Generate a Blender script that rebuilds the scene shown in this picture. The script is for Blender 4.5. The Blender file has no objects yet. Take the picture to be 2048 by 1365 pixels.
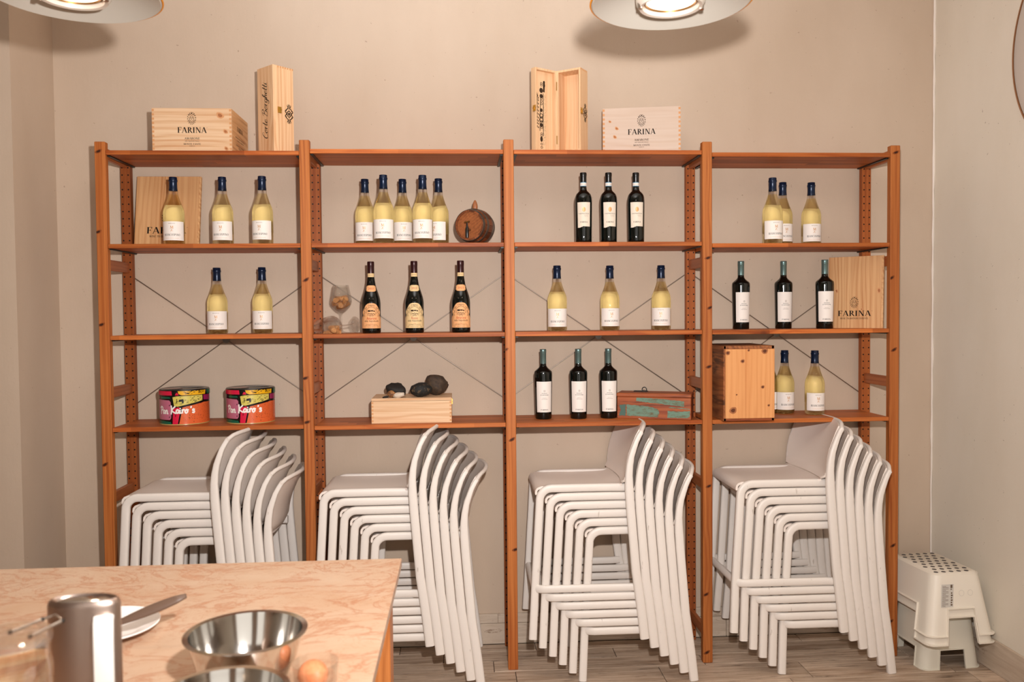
import bpy, bmesh, math, random
from mathutils import Vector, Matrix
random.seed(7)
SC = bpy.context.scene
COL = SC.collection
PI = math.pi
R_ = math.radians

# ------------------------------------------------------------------ camera, world, lights, exposure
FPX = 1656.5
cam = bpy.data.cameras.new('camera')
cam.sensor_width = 36.0
cam.lens = FPX * 36.0 / 2048.0
cam.clip_start = 0.05
co = bpy.data.objects.new('camera', cam)
COL.objects.link(co)
RM = Matrix(((0.998, 0.0621, 0.0112), (-0.0624, 0.9975, 0.0317), (-0.0092, -0.0324, 0.9994)))
right, fwd, up = RM.col[0].normalized(), RM.col[1].normalized(), RM.col[2].normalized()
m = Matrix((right, up, -fwd)).transposed().to_4x4()
m.translation = Vector((1.4706, -3.5105, 1.5318))
co.matrix_world = m
SC.camera = co
cam.dof.use_dof = True
cam.dof.focus_distance = 3.6
cam.dof.aperture_fstop = 4.5

SC.view_settings.view_transform = 'Standard'
SC.view_settings.look = 'None'
SC.view_settings.exposure = 0.0
SC.view_settings.gamma = 1.0
SC.view_settings.use_curve_mapping = False

w = bpy.data.worlds.new('daylight')
SC.world = w
w.use_nodes = True
w.node_tree.nodes['Background'].inputs['Color'].default_value = (1.0, 0.93, 0.85, 1)
w.node_tree.nodes['Background'].inputs['Strength'].default_value = 1.3

def light(name, typ, loc, target, energy, color, **kw):
    d = bpy.data.lights.new(name, typ)
    d.energy = energy
    d.color = color
    for k, v in kw.items():
        setattr(d, k, v)
    o = bpy.data.objects.new(name, d)
    COL.objects.link(o)
    o.location = loc
    if target is not None:
        o.rotation_euler = (Vector(target) - Vector(loc)).to_track_quat('-Z', 'Y').to_euler()
    return o
# the photographer's flash just above the camera
light('camera_flash', 'SPOT', (1.60, -3.2, 1.81), (1.50, 0.3, 2.3), 345, (1.0, 0.965, 0.95), spot_size=R_(142), spot_blend=1.0, shadow_soft_size=0.03)
# the part of the flash that is thrown at the ceiling and comes back soft
light('flash_bounce', 'SPOT', (1.60, -3.2, 1.86), (1.55, -1.72, 3.25), 470, (0.86, 0.93, 1.0), spot_size=R_(74), spot_blend=1.0, shadow_soft_size=0.03)

# ------------------------------------------------------------------ colour and node helpers
def lin(r, g, b):
    f = lambda c: (c / 255) / 12.92 if c / 255 <= 0.04045 else ((c / 255 + 0.055) / 1.055) ** 2.4
    return (f(r), f(g), f(b), 1.0)

class NT:
    """tiny node-tree writer"""
    def __init__(s, name):
        s.m = bpy.data.materials.new(name)
        s.m.use_nodes = True
        s.t = s.m.node_tree
        s.b = s.t.nodes['Principled BSDF']
    def n(s, typ, **kw):
        x = s.t.nodes.new(typ)
        for k, v in kw.items():
            setattr(x, k, v)
        return x
    def put(s, sock, v):
        if isinstance(v, bpy.types.NodeSocket):
            s.t.links.new(v, sock)
        elif v is not None:
            sock.default_value = v
    def math(s, op, a, b=None, c=None):
        x = s.n('ShaderNodeMath', operation=op)
        for i, v in enumerate((a, b, c)):
            s.put(x.inputs[i], v)
        return x.outputs[0]
    def vmath(s, op, a, b=None):
        x = s.n('ShaderNodeVectorMath', operation=op)
        s.put(x.inputs[0], a)
        s.put(x.inputs[1], b)
        return x.outputs['Value'] if op in ('DOT_PRODUCT', 'LENGTH', 'DISTANCE') else x.outputs[0]
    def mix(s, f, a, b, blend='MIX'):
        x = s.n('ShaderNodeMix', data_type='RGBA', blend_type=blend)
        s.put(x.inputs[0], f)
        s.put(x.inputs[6], a)
        s.put(x.inputs[7], b)
        return x.outputs[2]
    def ramp(s, f, stops):
        x = s.n('ShaderNodeMapRange')
        x.clamp = True
        s.put(x.inputs[0], f)
        for i, v in enumerate(stops):
            x.inputs[1 + i].default_value = v
        return x.outputs[0]
    def noise(s, vec, scale, detail=3, rough=0.55, dist=0.0):
        x = s.n('ShaderNodeTexNoise')
        s.put(x.inputs['Vector'], vec)
        x.inputs['Scale'].default_value = scale
        x.inputs['Detail'].default_value = detail
        x.inputs['Roughness'].default_value = rough
        x.inputs['Distortion'].default_value = dist
        return x.outputs[0]
    def obj(s, rnd=True):
        tc = s.n('ShaderNodeTexCoord').outputs['Object']
        if not rnd:
            return tc
        oi = s.n('ShaderNodeObjectInfo').outputs['Random']
        c = s.n('ShaderNodeCombineXYZ')
        s.put(c.inputs[0], s.math('MULTIPLY', oi, 31.7))
        s.put(c.inputs[1], s.math('MULTIPLY', oi, 57.3))
        s.put(c.inputs[2], s.math('MULTIPLY', oi, 17.9))
        return s.vmath('ADD', tc, c.outputs[0])
    def bump(s, h, strength, dist=0.002):
        x = s.n('ShaderNodeBump')
        x.inputs['Strength'].default_value = strength
        x.inputs['Distance'].default_value = dist
        s.put(x.inputs['Height'], h)
        s.t.links.new(x.outputs[0], s.b.inputs['Normal'])
    def set(s, **kw):
        for k, v in kw.items():
            s.put(s.b.inputs[k.replace('_', ' ')], v)
        return s

def plain(name, rgb, rough=0.5, metal=0.0, spec=0.5, **kw):
    t = NT(name)
    t.set(Base_Color=lin(*rgb), Roughness=rough, Metallic=metal)
    t.b.inputs['Specular IOR Level'].default_value = spec
    for k, v in kw.items():
        t.put(t.b.inputs[k.replace('_', ' ')], v)
    return t.m

def wood(name, light_, mid, dark, axis='X', ring=95, knots=0.5, knot_scale=3.0, tone=0.16, rough=0.42, staves=None, holes=False, worn=None, knotcol=(70, 35, 20), contrast=1.0, spec=0.4):
    t = NT(name)
    tc0 = t.obj(False)
    p = t.obj(True)
    ai = 'XYZ'.index(axis)
    def scaled(along, across):
        v = [across] * 3
        v[ai] = along
        return t.vmath('MULTIPLY', p, tuple(v))
    n1 = t.noise(scaled(1.6, 9), 1.0, 2, 0.5, 0.3)
    # knots
    vo = t.n('ShaderNodeTexVoronoi')
    t.put(vo.inputs['Vector'], scaled(knot_scale, knot_scale * 1.7))
    vo.inputs['Scale'].default_value = 1.0
    d = vo.outputs['Distance']
    sep = t.n('ShaderNodeSeparateColor')
    t.put(sep.inputs[0], vo.outputs['Color'])
    keep = t.math('LESS_THAN', sep.outputs[0], knots)
    nearK = t.math('MULTIPLY', t.ramp(d, (0.0, 0.45, 1.0, 0.0)), keep)
    ax = {'X': (0, 1, .63), 'Y': (1, 0, .63), 'Z': (1, .63, 0)}[axis]
    acr = t.vmath('DOT_PRODUCT', p, ax)
    ph = t.math('ADD', t.math('MULTIPLY', acr, ring * 6.0), t.math('MULTIPLY', n1, 26.0))
    ph = t.math('ADD', ph, t.math('MULTIPLY', nearK, 9.0))
    s = t.math('MULTIPLY_ADD', t.math('SINE', ph), 0.5, 0.5)
    s = t.math('POWER', s, 2.2)
    fine = t.noise(scaled(5, 330), 1.0, 3, 0.6)
    lines_ = t.noise(scaled(1.1, 85), 1.0, 3, 0.55, 0.25)
    msk = t.ramp(t.noise(scaled(0.9, 7), 1.0, 2), (0.38, 0.62, 0.12, 1))
    g = t.math('MULTIPLY_ADD', t.math('MULTIPLY', s, msk), 0.62 * contrast, t.math('MULTIPLY', t.ramp(fine, (0.35, 0.75, 0, 1)), 0.25 * contrast))
    g = t.math('ADD', g, t.math('MULTIPLY', t.ramp(lines_, (0.42, 0.66, 0, 1)), 0.5 * contrast))
    col = t.mix(t.math('MINIMUM', g, 1.0), lin(*light_), lin(*mid))
    big = t.noise(scaled(0.7, 4), 1.0, 2)
    col = t.mix(t.math('MULTIPLY', t.ramp(big, (0.5, 0.8, 0, 1)), 0.45), col, lin(*dark))
    if knots > 0:
        core = t.math('MULTIPLY', t.ramp(d, (0.055, 0.10, 1.0, 0.0)), keep)
        halo = t.math('MULTIPLY', t.ramp(d, (0.08, 0.24, 0.55, 0.0)), keep)
        col = t.mix(halo, col, lin(*dark))
        col = t.mix(core, col, lin(*knotcol))
    if staves:
        wy, lx = staves
        sx = t.n('ShaderNodeSeparateXYZ')
        t.put(sx.inputs[0], p)
        row = t.math('FLOOR', t.math('DIVIDE', sx.outputs[1], wy))
        off = t.math('MULTIPLY', t.math('FRACT', t.math('MULTIPLY', row, 0.618)), 5.0)
        cell = t.math('FLOOR', t.math('ADD', t.math('DIVIDE', sx.outputs[0], lx), off))
        cc = t.n('ShaderNodeCombineXYZ')
        t.put(cc.inputs[0], row)
        t.put(cc.inputs[1], cell)
        wn = t.n('ShaderNodeTexWhiteNoise', noise_dimensions='2D')
        t.put(wn.inputs['Vector'], cc.outputs[0])
        k = t.ramp(wn.outputs['Value'], (0, 1, 0.68, 1.12))
        cmb = t.n('ShaderNodeCombineColor')
        for i in range(3):
            t.put(cmb.inputs[i], k if i == 0 else t.math('POWER', k, 1.15 if i == 1 else 1.3))
        col = t.mix(1.0, col, cmb.outputs[0], 'MULTIPLY')
    rnd = t.n('ShaderNodeObjectInfo').outputs['Random']
    k = t.ramp(rnd, (0, 1, 1 - tone, 1 + tone * 0.5))
    cmb = t.n('ShaderNodeCombineColor')
    for i in range(3):
        t.put(cmb.inputs[i], k)
    col = t.mix(1.0, col, cmb.outputs[0], 'MULTIPLY')
    if worn:
        wnz = t.noise(scaled(3, 26), 1.0, 4, 0.7, 0.5)
        col = t.mix(t.ramp(wnz, (0.56, 0.66, 0, 0.85)), col, lin(*worn))
    if holes:
        sx = t.n('ShaderNodeSeparateXYZ')
        t.put(sx.inputs[0], tc0)
        hx = t.math('SUBTRACT', t.math('ABSOLUTE', sx.outputs[0]), 0.0128)
        hz = t.math('MULTIPLY', t.math('SUBTRACT', t.math('FRACT', t.math('DIVIDE', sx.outputs[2], 0.032)), 0.5), 0.032)
        rr = t.math('SQRT', t.math('ADD', t.math('POWER', hx, 2.0), t.math('POWER', hz, 2.0)))
        hole = t.math('LESS_THAN', rr, 0.0034)
        col = t.mix(hole, col, (0.004, 0.003, 0.002, 1))
    t.set(Base_Color=col, Roughness=rough)
    t.b.inputs['Specular IOR Level'].default_value = spec
    t.bump(t.math('ADD', s, fine), 0.12, 0.0006)
    return t.m

# ------------------------------------------------------------------ materials
def plaster(name, rgb, rgb2, streak=0.0):
    t = NT(name)
    p = t.obj(False)
    n = t.noise(t.vmath('MULTIPLY', p, (1, 1, .45)), 2.2, 4, 0.6)
    col = t.mix(t.ramp(n, (0.35, 0.7, 0, 1)), lin(*rgb), lin(*rgb2))
    sp = t.noise(p, 55, 2, 0.6)
    col = t.mix(t.ramp(sp, (0.735, 0.76, 0, 0.45)), col, lin(120, 95, 78))
    t.set(Base_Color=col, Roughness=0.6)
    t.b.inputs['Specular IOR Level'].default_value = 0.3
    h = t.math('ADD', t.noise(p, 26, 4, 0.65), t.math('MULTIPLY', t.noise(t.vmath('MULTIPLY', p, (1, 1, .25)), 90, 2), 0.4))
    t.bump(h, 0.25, 0.003)
    return t.m
M = {}
M['wall'] = plaster('plaster', (198, 178, 158), (190, 169, 148))
M['wall_daylit'] = plaster('plaster_daylit', (230, 222, 208), (222, 213, 197))  # right wall: daylight put into a lighter, cooler copy of the plaster
M['ceiling'] = plaster('ceiling_paint', (235, 228, 220), (230, 222, 212))
M['white_bead'] = plain('bead', (236, 226, 216), 0.5)
M['post'] = wood('oiled_pine_post', (194, 118, 60), (158, 84, 37), (128, 60, 25), 'Z', 60, 0.0, 2.6, 0.12, rough=0.5, spec=0.25, contrast=1.35)
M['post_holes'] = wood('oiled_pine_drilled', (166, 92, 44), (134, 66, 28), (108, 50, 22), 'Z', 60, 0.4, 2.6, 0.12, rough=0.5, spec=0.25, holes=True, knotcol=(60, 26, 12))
M['shelf'] = wood('oiled_pine_shelf', (200, 116, 56), (166, 82, 34), (134, 64, 26), 'X', 50, 0.28, 3.2, 0.06, rough=0.5, spec=0.25, staves=(0.042, 0.46), knotcol=(82, 40, 20), contrast=1.3)
M['rung'] = wood('oiled_pine_rung', (176, 102, 56), (148, 78, 40), (118, 58, 28), 'Y', 70, 0.25, 4, 0.1)
M['crate'] = wood('pale_pine', (230, 198, 162), (204, 156, 114), (198, 150, 110), 'X', 62, 0.0, 3.4, 0.04, 0.6, spec=0.2)
M['crate_white'] = wood('bleached_pine', (208, 188, 172), (196, 168, 146), (192, 162, 138), 'X', 55, 0.0, 3.2, 0.03, 0.6, contrast=0.6, spec=0.2)
M['crate_z'] = wood('pale_pine_upright', (234, 196, 154), (212, 160, 114), (202, 148, 104), 'Z', 62, 0.15, 3.4, 0.05, 0.55, knotcol=(138, 88, 54))
M['crate_side'] = wood('pale_pine_end', (226, 180, 128), (190, 134, 84), (180, 122, 74), 'Y', 55, 0.3, 3.4, 0.05, 0.55, knotcol=(140, 90, 54))
M['board'] = wood('varnished_pine', (220, 174, 124), (188, 132, 84), (184, 128, 80), 'Z', 60, 0.0, 3.4, 0.05, 0.5, spec=0.25)
M['joint'] = plain('end_grain', (204, 146, 96), 0.7)
M['plank_lid'] = wood('orange_pine', (222, 160, 104), (204, 136, 82), (202, 134, 80), 'Z', 46, 0.0, 6.0, 0.03, 0.5, contrast=0.75, spec=0.2)
M['old_wood'] = wood('old_dark_pine', (168, 104, 58), (118, 66, 34), (84, 46, 24), 'Y', 60, 0.3, 4, 0.1, 0.6, worn=(60, 34, 20))
M['old_wood_x'] = wood('old_red_pine', (178, 96, 48), (138, 62, 28), (96, 42, 20), 'X', 60, 0.3, 4, 0.1, 0.55, worn=(84, 36, 18))
M['turq'] = (lambda t: (t.set(Base_Color=t.mix(t.ramp(t.noise(t.vmath('MULTIPLY', t.obj(), (26, 60, 70)), 1.0, 5, .75), (.46, .66, 0, 1)), lin(104, 134, 116), lin(98, 84, 58)), Roughness=0.75), t.m)[1])(NT('peeling_turquoise'))
M['turq_dark'] = plain('old_turquoise', (72, 100, 90), 0.75)
M['leg_wood'] = wood('table_pine', (206, 128, 68), (160, 88, 40), (140, 72, 30), 'Z', 42, 0.2, 2.5, 0.02, 0.4)
M['tap_wood'] = wood('bung_wood', (176, 112, 70), (146, 86, 50), (130, 74, 42), 'Z', 160, 0, 3, 0.02)
M['stave'] = wood('barrel_oak', (150, 84, 46), (112, 56, 28), (80, 38, 18), 'Y', 80, 0, 3, 0.55, 0.45)
M['head'] = wood('barrel_head', (156, 92, 50), (120, 64, 32), (100, 52, 26), 'Z', 75, 0, 3, 0.05, 0.45)
M['steel_dull'] = plain('zinc_strip', (120, 116, 110), 0.35, 1.0)
M['rod'] = plain('steel_rod', (150, 138, 126), 0.35, 0.9)
M['bracket'] = plain('black_bracket', (30, 34, 32), 0.4, 0.6)
M['hoop'] = plain('barrel_hoop', (128, 122, 112), 0.4, 0.9)
M['brass'] = plain('brass', (214, 172, 88), 0.3, 1.0)
M['brass_dark'] = plain('aged_brass', (150, 112, 62), 0.35, 0.9)
M['black'] = plain('black_plastic', (14, 14, 14), 0.3)
M['knot_ring'] = wood('knot_ring', (146, 78, 36), (110, 54, 24), (96, 46, 20), 'Z', 300, 0, 3, 0.02, 0.55, spec=0.2)
M['knot_pale'] = plain('knot_pale', (206, 150, 104), 0.6, spec=0.2)
M['knot_tan'] = plain('knot_tan', (164, 104, 66), 0.6, spec=0.2)
M['knot_dim'] = plain('knot_dim', (96, 54, 34), 0.6, spec=0.2)
M['knot_core'] = plain('knot_core', (58, 28, 14), 0.6, spec=0.2)
M['ink'] = plain('ink', (24, 20, 18), 0.7, spec=0.1)
M['ink_soft'] = plain('ink_grey', (110, 92, 76), 0.7, spec=0.1)
M['ink_red'] = plain('ink_red', (176, 62, 40), 0.7, spec=0.1)
M['ink_gold'] = plain('ink_gold', (206, 152, 96), 0.4, 0.2)
M['ink_brown'] = plain('burnt_print', (62, 46, 34), 0.8, spec=0.1)
def stool_mat():
    t = NT('white_plastic')
    p = t.obj(True)
    s = t.noise(t.vmath('MULTIPLY', p, (60, 60, 14)), 1.0, 3, .6)
    col = t.mix(t.ramp(s, (0.70, 0.74, 0, .5)), lin(228, 220, 212), lin(166, 152, 138))
    t.set(Base_Color=col, Roughness=0.42)
    t.bump(t.noise(p, 420, 1), 0.08, 0.0005)
    return t.m
M['stool'] = stool_mat()
M['seat'] = plain('seat_plastic', (230, 218, 208), 0.45)
M['stool_foot'] = plain('rubber_foot', (150, 140, 125), 0.6)
M['step'] = plain('white_step_plastic', (236, 228, 214), 0.4)
M['step2'] = plain('offwhite_step_plastic', (226, 220, 204), 0.45)
M['dot'] = plain('grey_rubber_dot', (92, 86, 82), 0.8)
M['sticker'] = plain('grey_sticker', (205, 200, 192), 0.5)
M['cap_blue'] = plain('blue_capsule', (10, 30, 58), 0.28, 0.3)
M['cap_black'] = plain('black_capsule', (8, 9, 9), 0.3)
M['cap_wine'] = plain('burgundy_capsule', (52, 18, 20), 0.3, 0.3)
M['cap_green'] = plain('grey_green_capsule', (112, 138, 136), 0.36, 0.7)
M['paper'] = plain('label_paper', (238, 230, 222), 0.6)
M['paper_warm'] = plain('cream_paper', (228, 214, 196), 0.6)
M['paper_orange'] = plain('orange_paper', (232, 170, 116), 0.6)
M['paper_tan'] = plain('tan_paper', (226, 194, 142), 0.6)
M['band_blue'] = plain('band_blue', (20, 120, 160), 0.5)
M['darkglass'] = plain('dark_bottle_glass', (6, 12, 10), 0.06, 0.0, 0.6)
M['cork'] = (lambda t: (t.set(Base_Color=t.mix(t.ramp(t.noise(t.obj(), 160, 4, .7), (.4, .7, 0, 1)), lin(206, 148, 92), lin(140, 84, 44)), Roughness=0.8), t.m)[1])(NT('cork'))
def white_wine():
    t = NT('white_wine_glass')
    z = t.n('ShaderNodeSeparateXYZ')
    t.put(z.inputs[0], t.obj(False))
    lvl = t.math('LESS_THAN', z.outputs[2], 0.216)
    col = t.mix(lvl, (0.96, 0.95, 0.92, 1), (0.93, 0.86, 0.62, 1))
    t.set(Base_Color=col, Roughness=0.0, IOR=1.34)
    t.b.inputs['Transmission Weight'].default_value = 1.0
    tr = t.n('ShaderNodeBsdfTransparent')
    col2 = t.mix(lvl, (0.98, 0.97, 0.95, 1), (0.92, 0.84, 0.60, 1))
    t.put(tr.inputs[0], col2)
    mx = t.n('ShaderNodeMixShader')
    mx.inputs[0].default_value = 0.42
    t.t.links.new(t.b.outputs[0], mx.inputs[1])
    t.t.links.new(tr.outputs[0], mx.inputs[2])
    t.t.links.new(mx.outputs[0], t.t.nodes['Material Output'].inputs[0])
    return t.m
M['wine_white'] = white_wine()
def clear_glass(name, tr_w=0.72):
    t = NT(name)
    t.set(Base_Color=(0.97, 0.98, 0.97, 1), Roughness=0.0, IOR=1.45)
    t.b.inputs['Transmission Weight'].default_value = 1.0
    tr = t.n('ShaderNodeBsdfTransparent')
    tr.inputs[0].default_value = (0.985, 0.985, 0.98, 1)
    mx = t.n('ShaderNodeMixShader')
    mx.inputs[0].default_value = tr_w
    t.t.links.new(t.b.outputs[0], mx.inputs[1])
    t.t.links.new(tr.outputs[0], mx.inputs[2])
    t.t.links.new(mx.outputs[0], t.t.nodes['Material Output'].inputs[0])
    return t.m
M['glass'] = clear_glass('clear_glass')
def marble():
    t = NT('cream_marble')
    p = t.obj(False)
    q = t.vmath('MULTIPLY', p, (1.0, 1.5, 1.0))
    wob = t.noise(q, 3.2, 5, 0.65, 0.8)
    v1 = t.math('ABSOLUTE', t.math('SUBTRACT', t.noise(q, 5.5, 6, 0.62, 1.4), 0.5))
    v2 = t.math('ABSOLUTE', t.math('SUBTRACT', t.noise(t.vmath('ADD', q, (5, 3, 1)), 11, 5, 0.65, 1.2), 0.5))
    col = t.mix(t.ramp(wob, (0.35, 0.7, 0, 1)), lin(204, 176, 150), lin(196, 160, 130))
    col = t.mix(t.ramp(v1, (0.0, 0.035, 0.55, 0)), col, lin(172, 106, 70))
    col = t.mix(t.ramp(v2, (0.0, 0.02, 0.35, 0)), col, lin(176, 116, 80))
    blot = t.noise(t.vmath('ADD', q, (9, 1, 4)), 4.2, 3, 0.5, 0.5)
    col = t.mix(t.ramp(blot, (0.64, 0.78, 0, 0.5)), col, lin(210, 146, 108))
    t.set(Base_Color=col, Roughness=0.32)
    return t.m
M['marble'] = marble()
def steel(name, rough, rgb=(200, 192, 184)):
    t = NT(name)
    t.set(Base_Color=lin(*rgb), Metallic=1.0, Roughness=rough)
    return t.m
M['bowl'] = steel('polished_steel', 0.12, (206, 202, 196))
M['brushed'] = steel('brushed_steel', 0.34, (190, 170, 158))
M['wire'] = steel('bail_wire', 0.25)
def floor_tile():
    t = NT('worn_wood_tile')
    p = t.obj(True)
    a = t.noise(t.vmath('MULTIPLY', p, (3, 55, 55)), 1.0, 5, 0.7, 0.3)
    b = t.noise(t.vmath('MULTIPLY', p, (1.2, 9, 9)), 1.0, 4, 0.65, 0.6)
    col = t.mix(t.ramp(a, (0.3, 0.7, 0, 1)), lin(226, 204, 182), lin(160, 132, 108))
    col = t.mix(t.ramp(b, (0.52, 0.7, 0, 0.65)), col, lin(136, 108, 84))
    c = t.noise(t.vmath('MULTIPLY', p, (7, 110, 110)), 1.0, 4, 0.7)
    col = t.mix(t.ramp(c, (0.58, 0.66, 0, 0.8)), col, lin(74, 56, 44))
    k = t.ramp(t.n('ShaderNodeObjectInfo').outputs['Random'], (0, 1, 0.84, 1.08))
    cmb = t.n('ShaderNodeCombineColor')
    for i in range(3):
        t.put(cmb.inputs[i], k)
    col = t.mix(1.0, col, cmb.outputs[0], 'MULTIPLY')
    t.set(Base_Color=col, Roughness=0.5)
    t.bump(a, 0.2, 0.001)
    return t.m
M['floor'] = floor_tile()
def base_tile():
    t = NT('whitewashed_tile')
    p = t.obj(True)
    a = t.noise(t.vmath('MULTIPLY', p, (5, 5, 60)), 1.0, 5, 0.7, 0.3)
    b = t.noise(t.vmath('MULTIPLY', p, (9, 9, 40)), 1.0, 5, 0.75, 0.5)
    col = t.mix(t.ramp(a, (0.3, 0.7, 0, 1)), lin(206, 190, 172), lin(182, 162, 142))
    col = t.mix(t.ramp(b, (0.60, 0.68, 0, 0.8)), col, lin(124, 96, 74))
    t.set(Base_Color=col, Roughness=0.55)
    t.bump(a, 0.2, 0.001)
    return t.m
M['base'] = base_tile()
M['grout'] = plain('grout', (78, 62, 50), 0.9)
M['shade_out'] = plain('amber_glass', (224, 140, 30), 0.15, 0.0, 0.5)
M['shade_in'] = plain('white_reflector', (186, 179, 167), 0.25)
M['lampring'] = plain('lamp_ring', (226, 214, 200), 0.2, 0.3)
M['chrome'] = steel('chrome_clip', 0.12)
def emit(name, rgb, st):
    t = NT(name)
    t.set(Base_Color=(0.8, 0.8, 0.8, 1))
    t.b.inputs['Emission Color'].default_value = lin(*rgb)
    t.b.inputs['Emission Strength'].default_value = st
    return t.m
M['lens'] = emit('lamp_lens', (255, 226, 206), 4.0)
M['disc'] = plain('pale_disc', (222, 214, 206), 0.4)
M['disc_rim'] = plain('brown_rim', (150, 100, 62), 0.4)
M['plate'] = plain('white_china', (240, 232, 226), 0.15)
M['spat'] = plain('brown_nylon', (96, 74, 60), 0.5)
M['egg'] = (lambda t: (t.set(Base_Color=t.mix(t.ramp(t.noise(t.obj(), 120, 3), (.4, .7, 0, 1)), lin(216, 136, 92), lin(204, 118, 74)), Roughness=0.5), t.m)[1])(NT('egg_shell'))
M['handle_white'] = plain('white_handle', (226, 220, 212), 0.4)
def rock(name, a, b, sc, lo, hi):
    t = NT(name)
    n = t.noise(t.obj(), sc, 5, 0.7)
    t.set(Base_Color=t.mix(t.ramp(n, (lo, hi, 0, 1)), lin(*a), lin(*b)), Roughness=0.75)
    t.bump(n, 0.5, 0.004)
    return t.m
M['rock_black'] = rock('black_rock', (22, 18, 15), (36, 28, 22), 40, .3, .7)
M['rock_speck'] = rock('speckled_rock', (26, 25, 22), (140, 110, 76), 55, .56, .72)
M['rock_brown'] = rock('brown_rock', (44, 34, 26), (84, 62, 42), 45, .35, .7)
M['rock_white'] = rock('white_rock', (222, 208, 192), (196, 178, 158), 30, .3, .7)
M['rock_tan'] = rock('tan_rock', (196, 138, 80), (96, 58, 32), 70, .4, .6)
for nm, rgb in dict(t_black=(12, 11, 11), t_pink=(186, 104, 128), t_yellow=(206, 190, 92), t_gold=(226, 168, 20), t_orange=(214, 96, 48), t_red=(206, 28, 64), t_green=(14, 92, 68), t_purple=(150, 34, 84), t_blue=(40, 78, 110), t_white=(240, 232, 226), t_rim=(176, 150, 90), t_lid=(150, 96, 90)).items():
    M[nm] = plain('tin_' + nm[2:], rgb, 0.25, 0.0, 0.6)
STRIPES = [wood('board_' + n_, a, b, c, 'X', 40, 0, 3, 0.02, 0.4) for n_, a, b, c in (('honey', (222, 160, 104), (196, 128, 74), (186, 118, 64)), ('cherry', (190, 112, 62), (160, 84, 42), (150, 76, 36)), ('maple', (238, 204, 160), (222, 180, 132), (214, 170, 122)))]

# ------------------------------------------------------------------ geometry helpers
def link(name, me, mats, parent=None, loc=(0, 0, 0), rot=(0, 0, 0), smooth=False):
    if not isinstance(mats, (list, tuple)):
        mats = [mats]
    for q in mats:
        me.materials.append(q)
    if smooth:
        for p in me.polygons:
            p.use_smooth = True
    o = bpy.data.objects.new(name, me)
    COL.objects.link(o)
    o.location = loc
    o.rotation_euler = rot
    if parent:
        o.parent = parent
    return o
def mesh_of(verts, faces, idx=None):
    me = bpy.data.meshes.new('m')
    me.from_pydata([tuple(v) for v in verts], [], faces)
    if idx:
        for p, i in zip(me.polygons, idx):
            p.material_index = i
    me.update()
    return me
def from_bm(bm):
    bmesh.ops.recalc_face_normals(bm, faces=bm.faces[:])
    me = bpy.data.meshes.new('m')
    bm.to_mesh(me)
    bm.free()
    return me
def bm_box(size, center=(0, 0, 0), bevel=0.0, seg=1, bm=None, rot=None):
    own = bm is None
    b = bmesh.new()
    bmesh.ops.create_cube(b, size=1.0)
    bmesh.ops.scale(b, vec=size, verts=b.verts)
    if bevel > 0:
        bmesh.ops.bevel(b, geom=b.edges[:], offset=bevel, segments=seg, profile=0.5, affect='EDGES')
    if rot is not None:
        bmesh.ops.rotate(b, cent=(0, 0, 0), matrix=rot, verts=b.verts)
    bmesh.ops.translate(b, vec=center, verts=b.verts)
    if own:
        return b
    tmp = bpy.data.meshes.new('t')
    b.to_mesh(tmp)
    b.free()
    bm.from_mesh(tmp)
    bpy.data.meshes.remove(tmp)
    return bm
def box(name, size, center, mat, parent=None, bevel=0.0, seg=1, loc=(0, 0, 0), rot=(0, 0, 0)):
    return link(name, from_bm(bm_box(size, center, bevel, seg)), mat, parent, loc, rot)
def boxes(name, lst, mat, parent=None):
    bm = bmesh.new()
    for size, c in lst:
        bm_box(size, c, bm=bm)
    return link(name, from_bm(bm), mat, parent)
def lathe_mesh(profile, n=32, idx=None):
    """profile: list of (r,z); r==0 closes on the axis"""
    v, f, rows, mi = [], [], [], []
    for r, z in profile:
        if r < 1e-6:
            rows.append([len(v)])
            v.append((0, 0, z))
        else:
            rows.append(list(range(len(v), len(v) + n)))
            v += [(r * math.cos(2 * PI * i / n), r * math.sin(2 * PI * i / n), z) for i in range(n)]
    for k in range(len(rows) - 1):
        a, b = rows[k], rows[k + 1]
        for i in range(n):
            j = (i + 1) % n
            if len(a) == 1 and len(b) == 1:
                continue
            if len(a) == 1:
                f.append((a[0], b[j], b[i]))
            elif len(b) == 1:
                f.append((a[i], a[j], b[0]))
            else:
                f.append((a[i], a[j], b[j], b[i]))
            mi.append(idx[k] if idx else 0)
    return mesh_of(v, f, mi)
def lathe(name, profile, mat, parent=None, n=32, loc=(0, 0, 0), rot=(0, 0, 0), smooth=True, idx=None):
    o = link(name, lathe_mesh(profile, n, idx), mat, parent, loc, rot, smooth)
    if smooth:
        sharp(o.data, 40)
    return o
def sharp(me, deg):
    bm = bmesh.new()
    bm.from_mesh(me)
    for e in bm.edges:
        if len(e.link_faces) == 2 and e.calc_face_angle(0) > R_(deg):
            e.smooth = False
    bm.to_mesh(me)
    bm.free()
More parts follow.
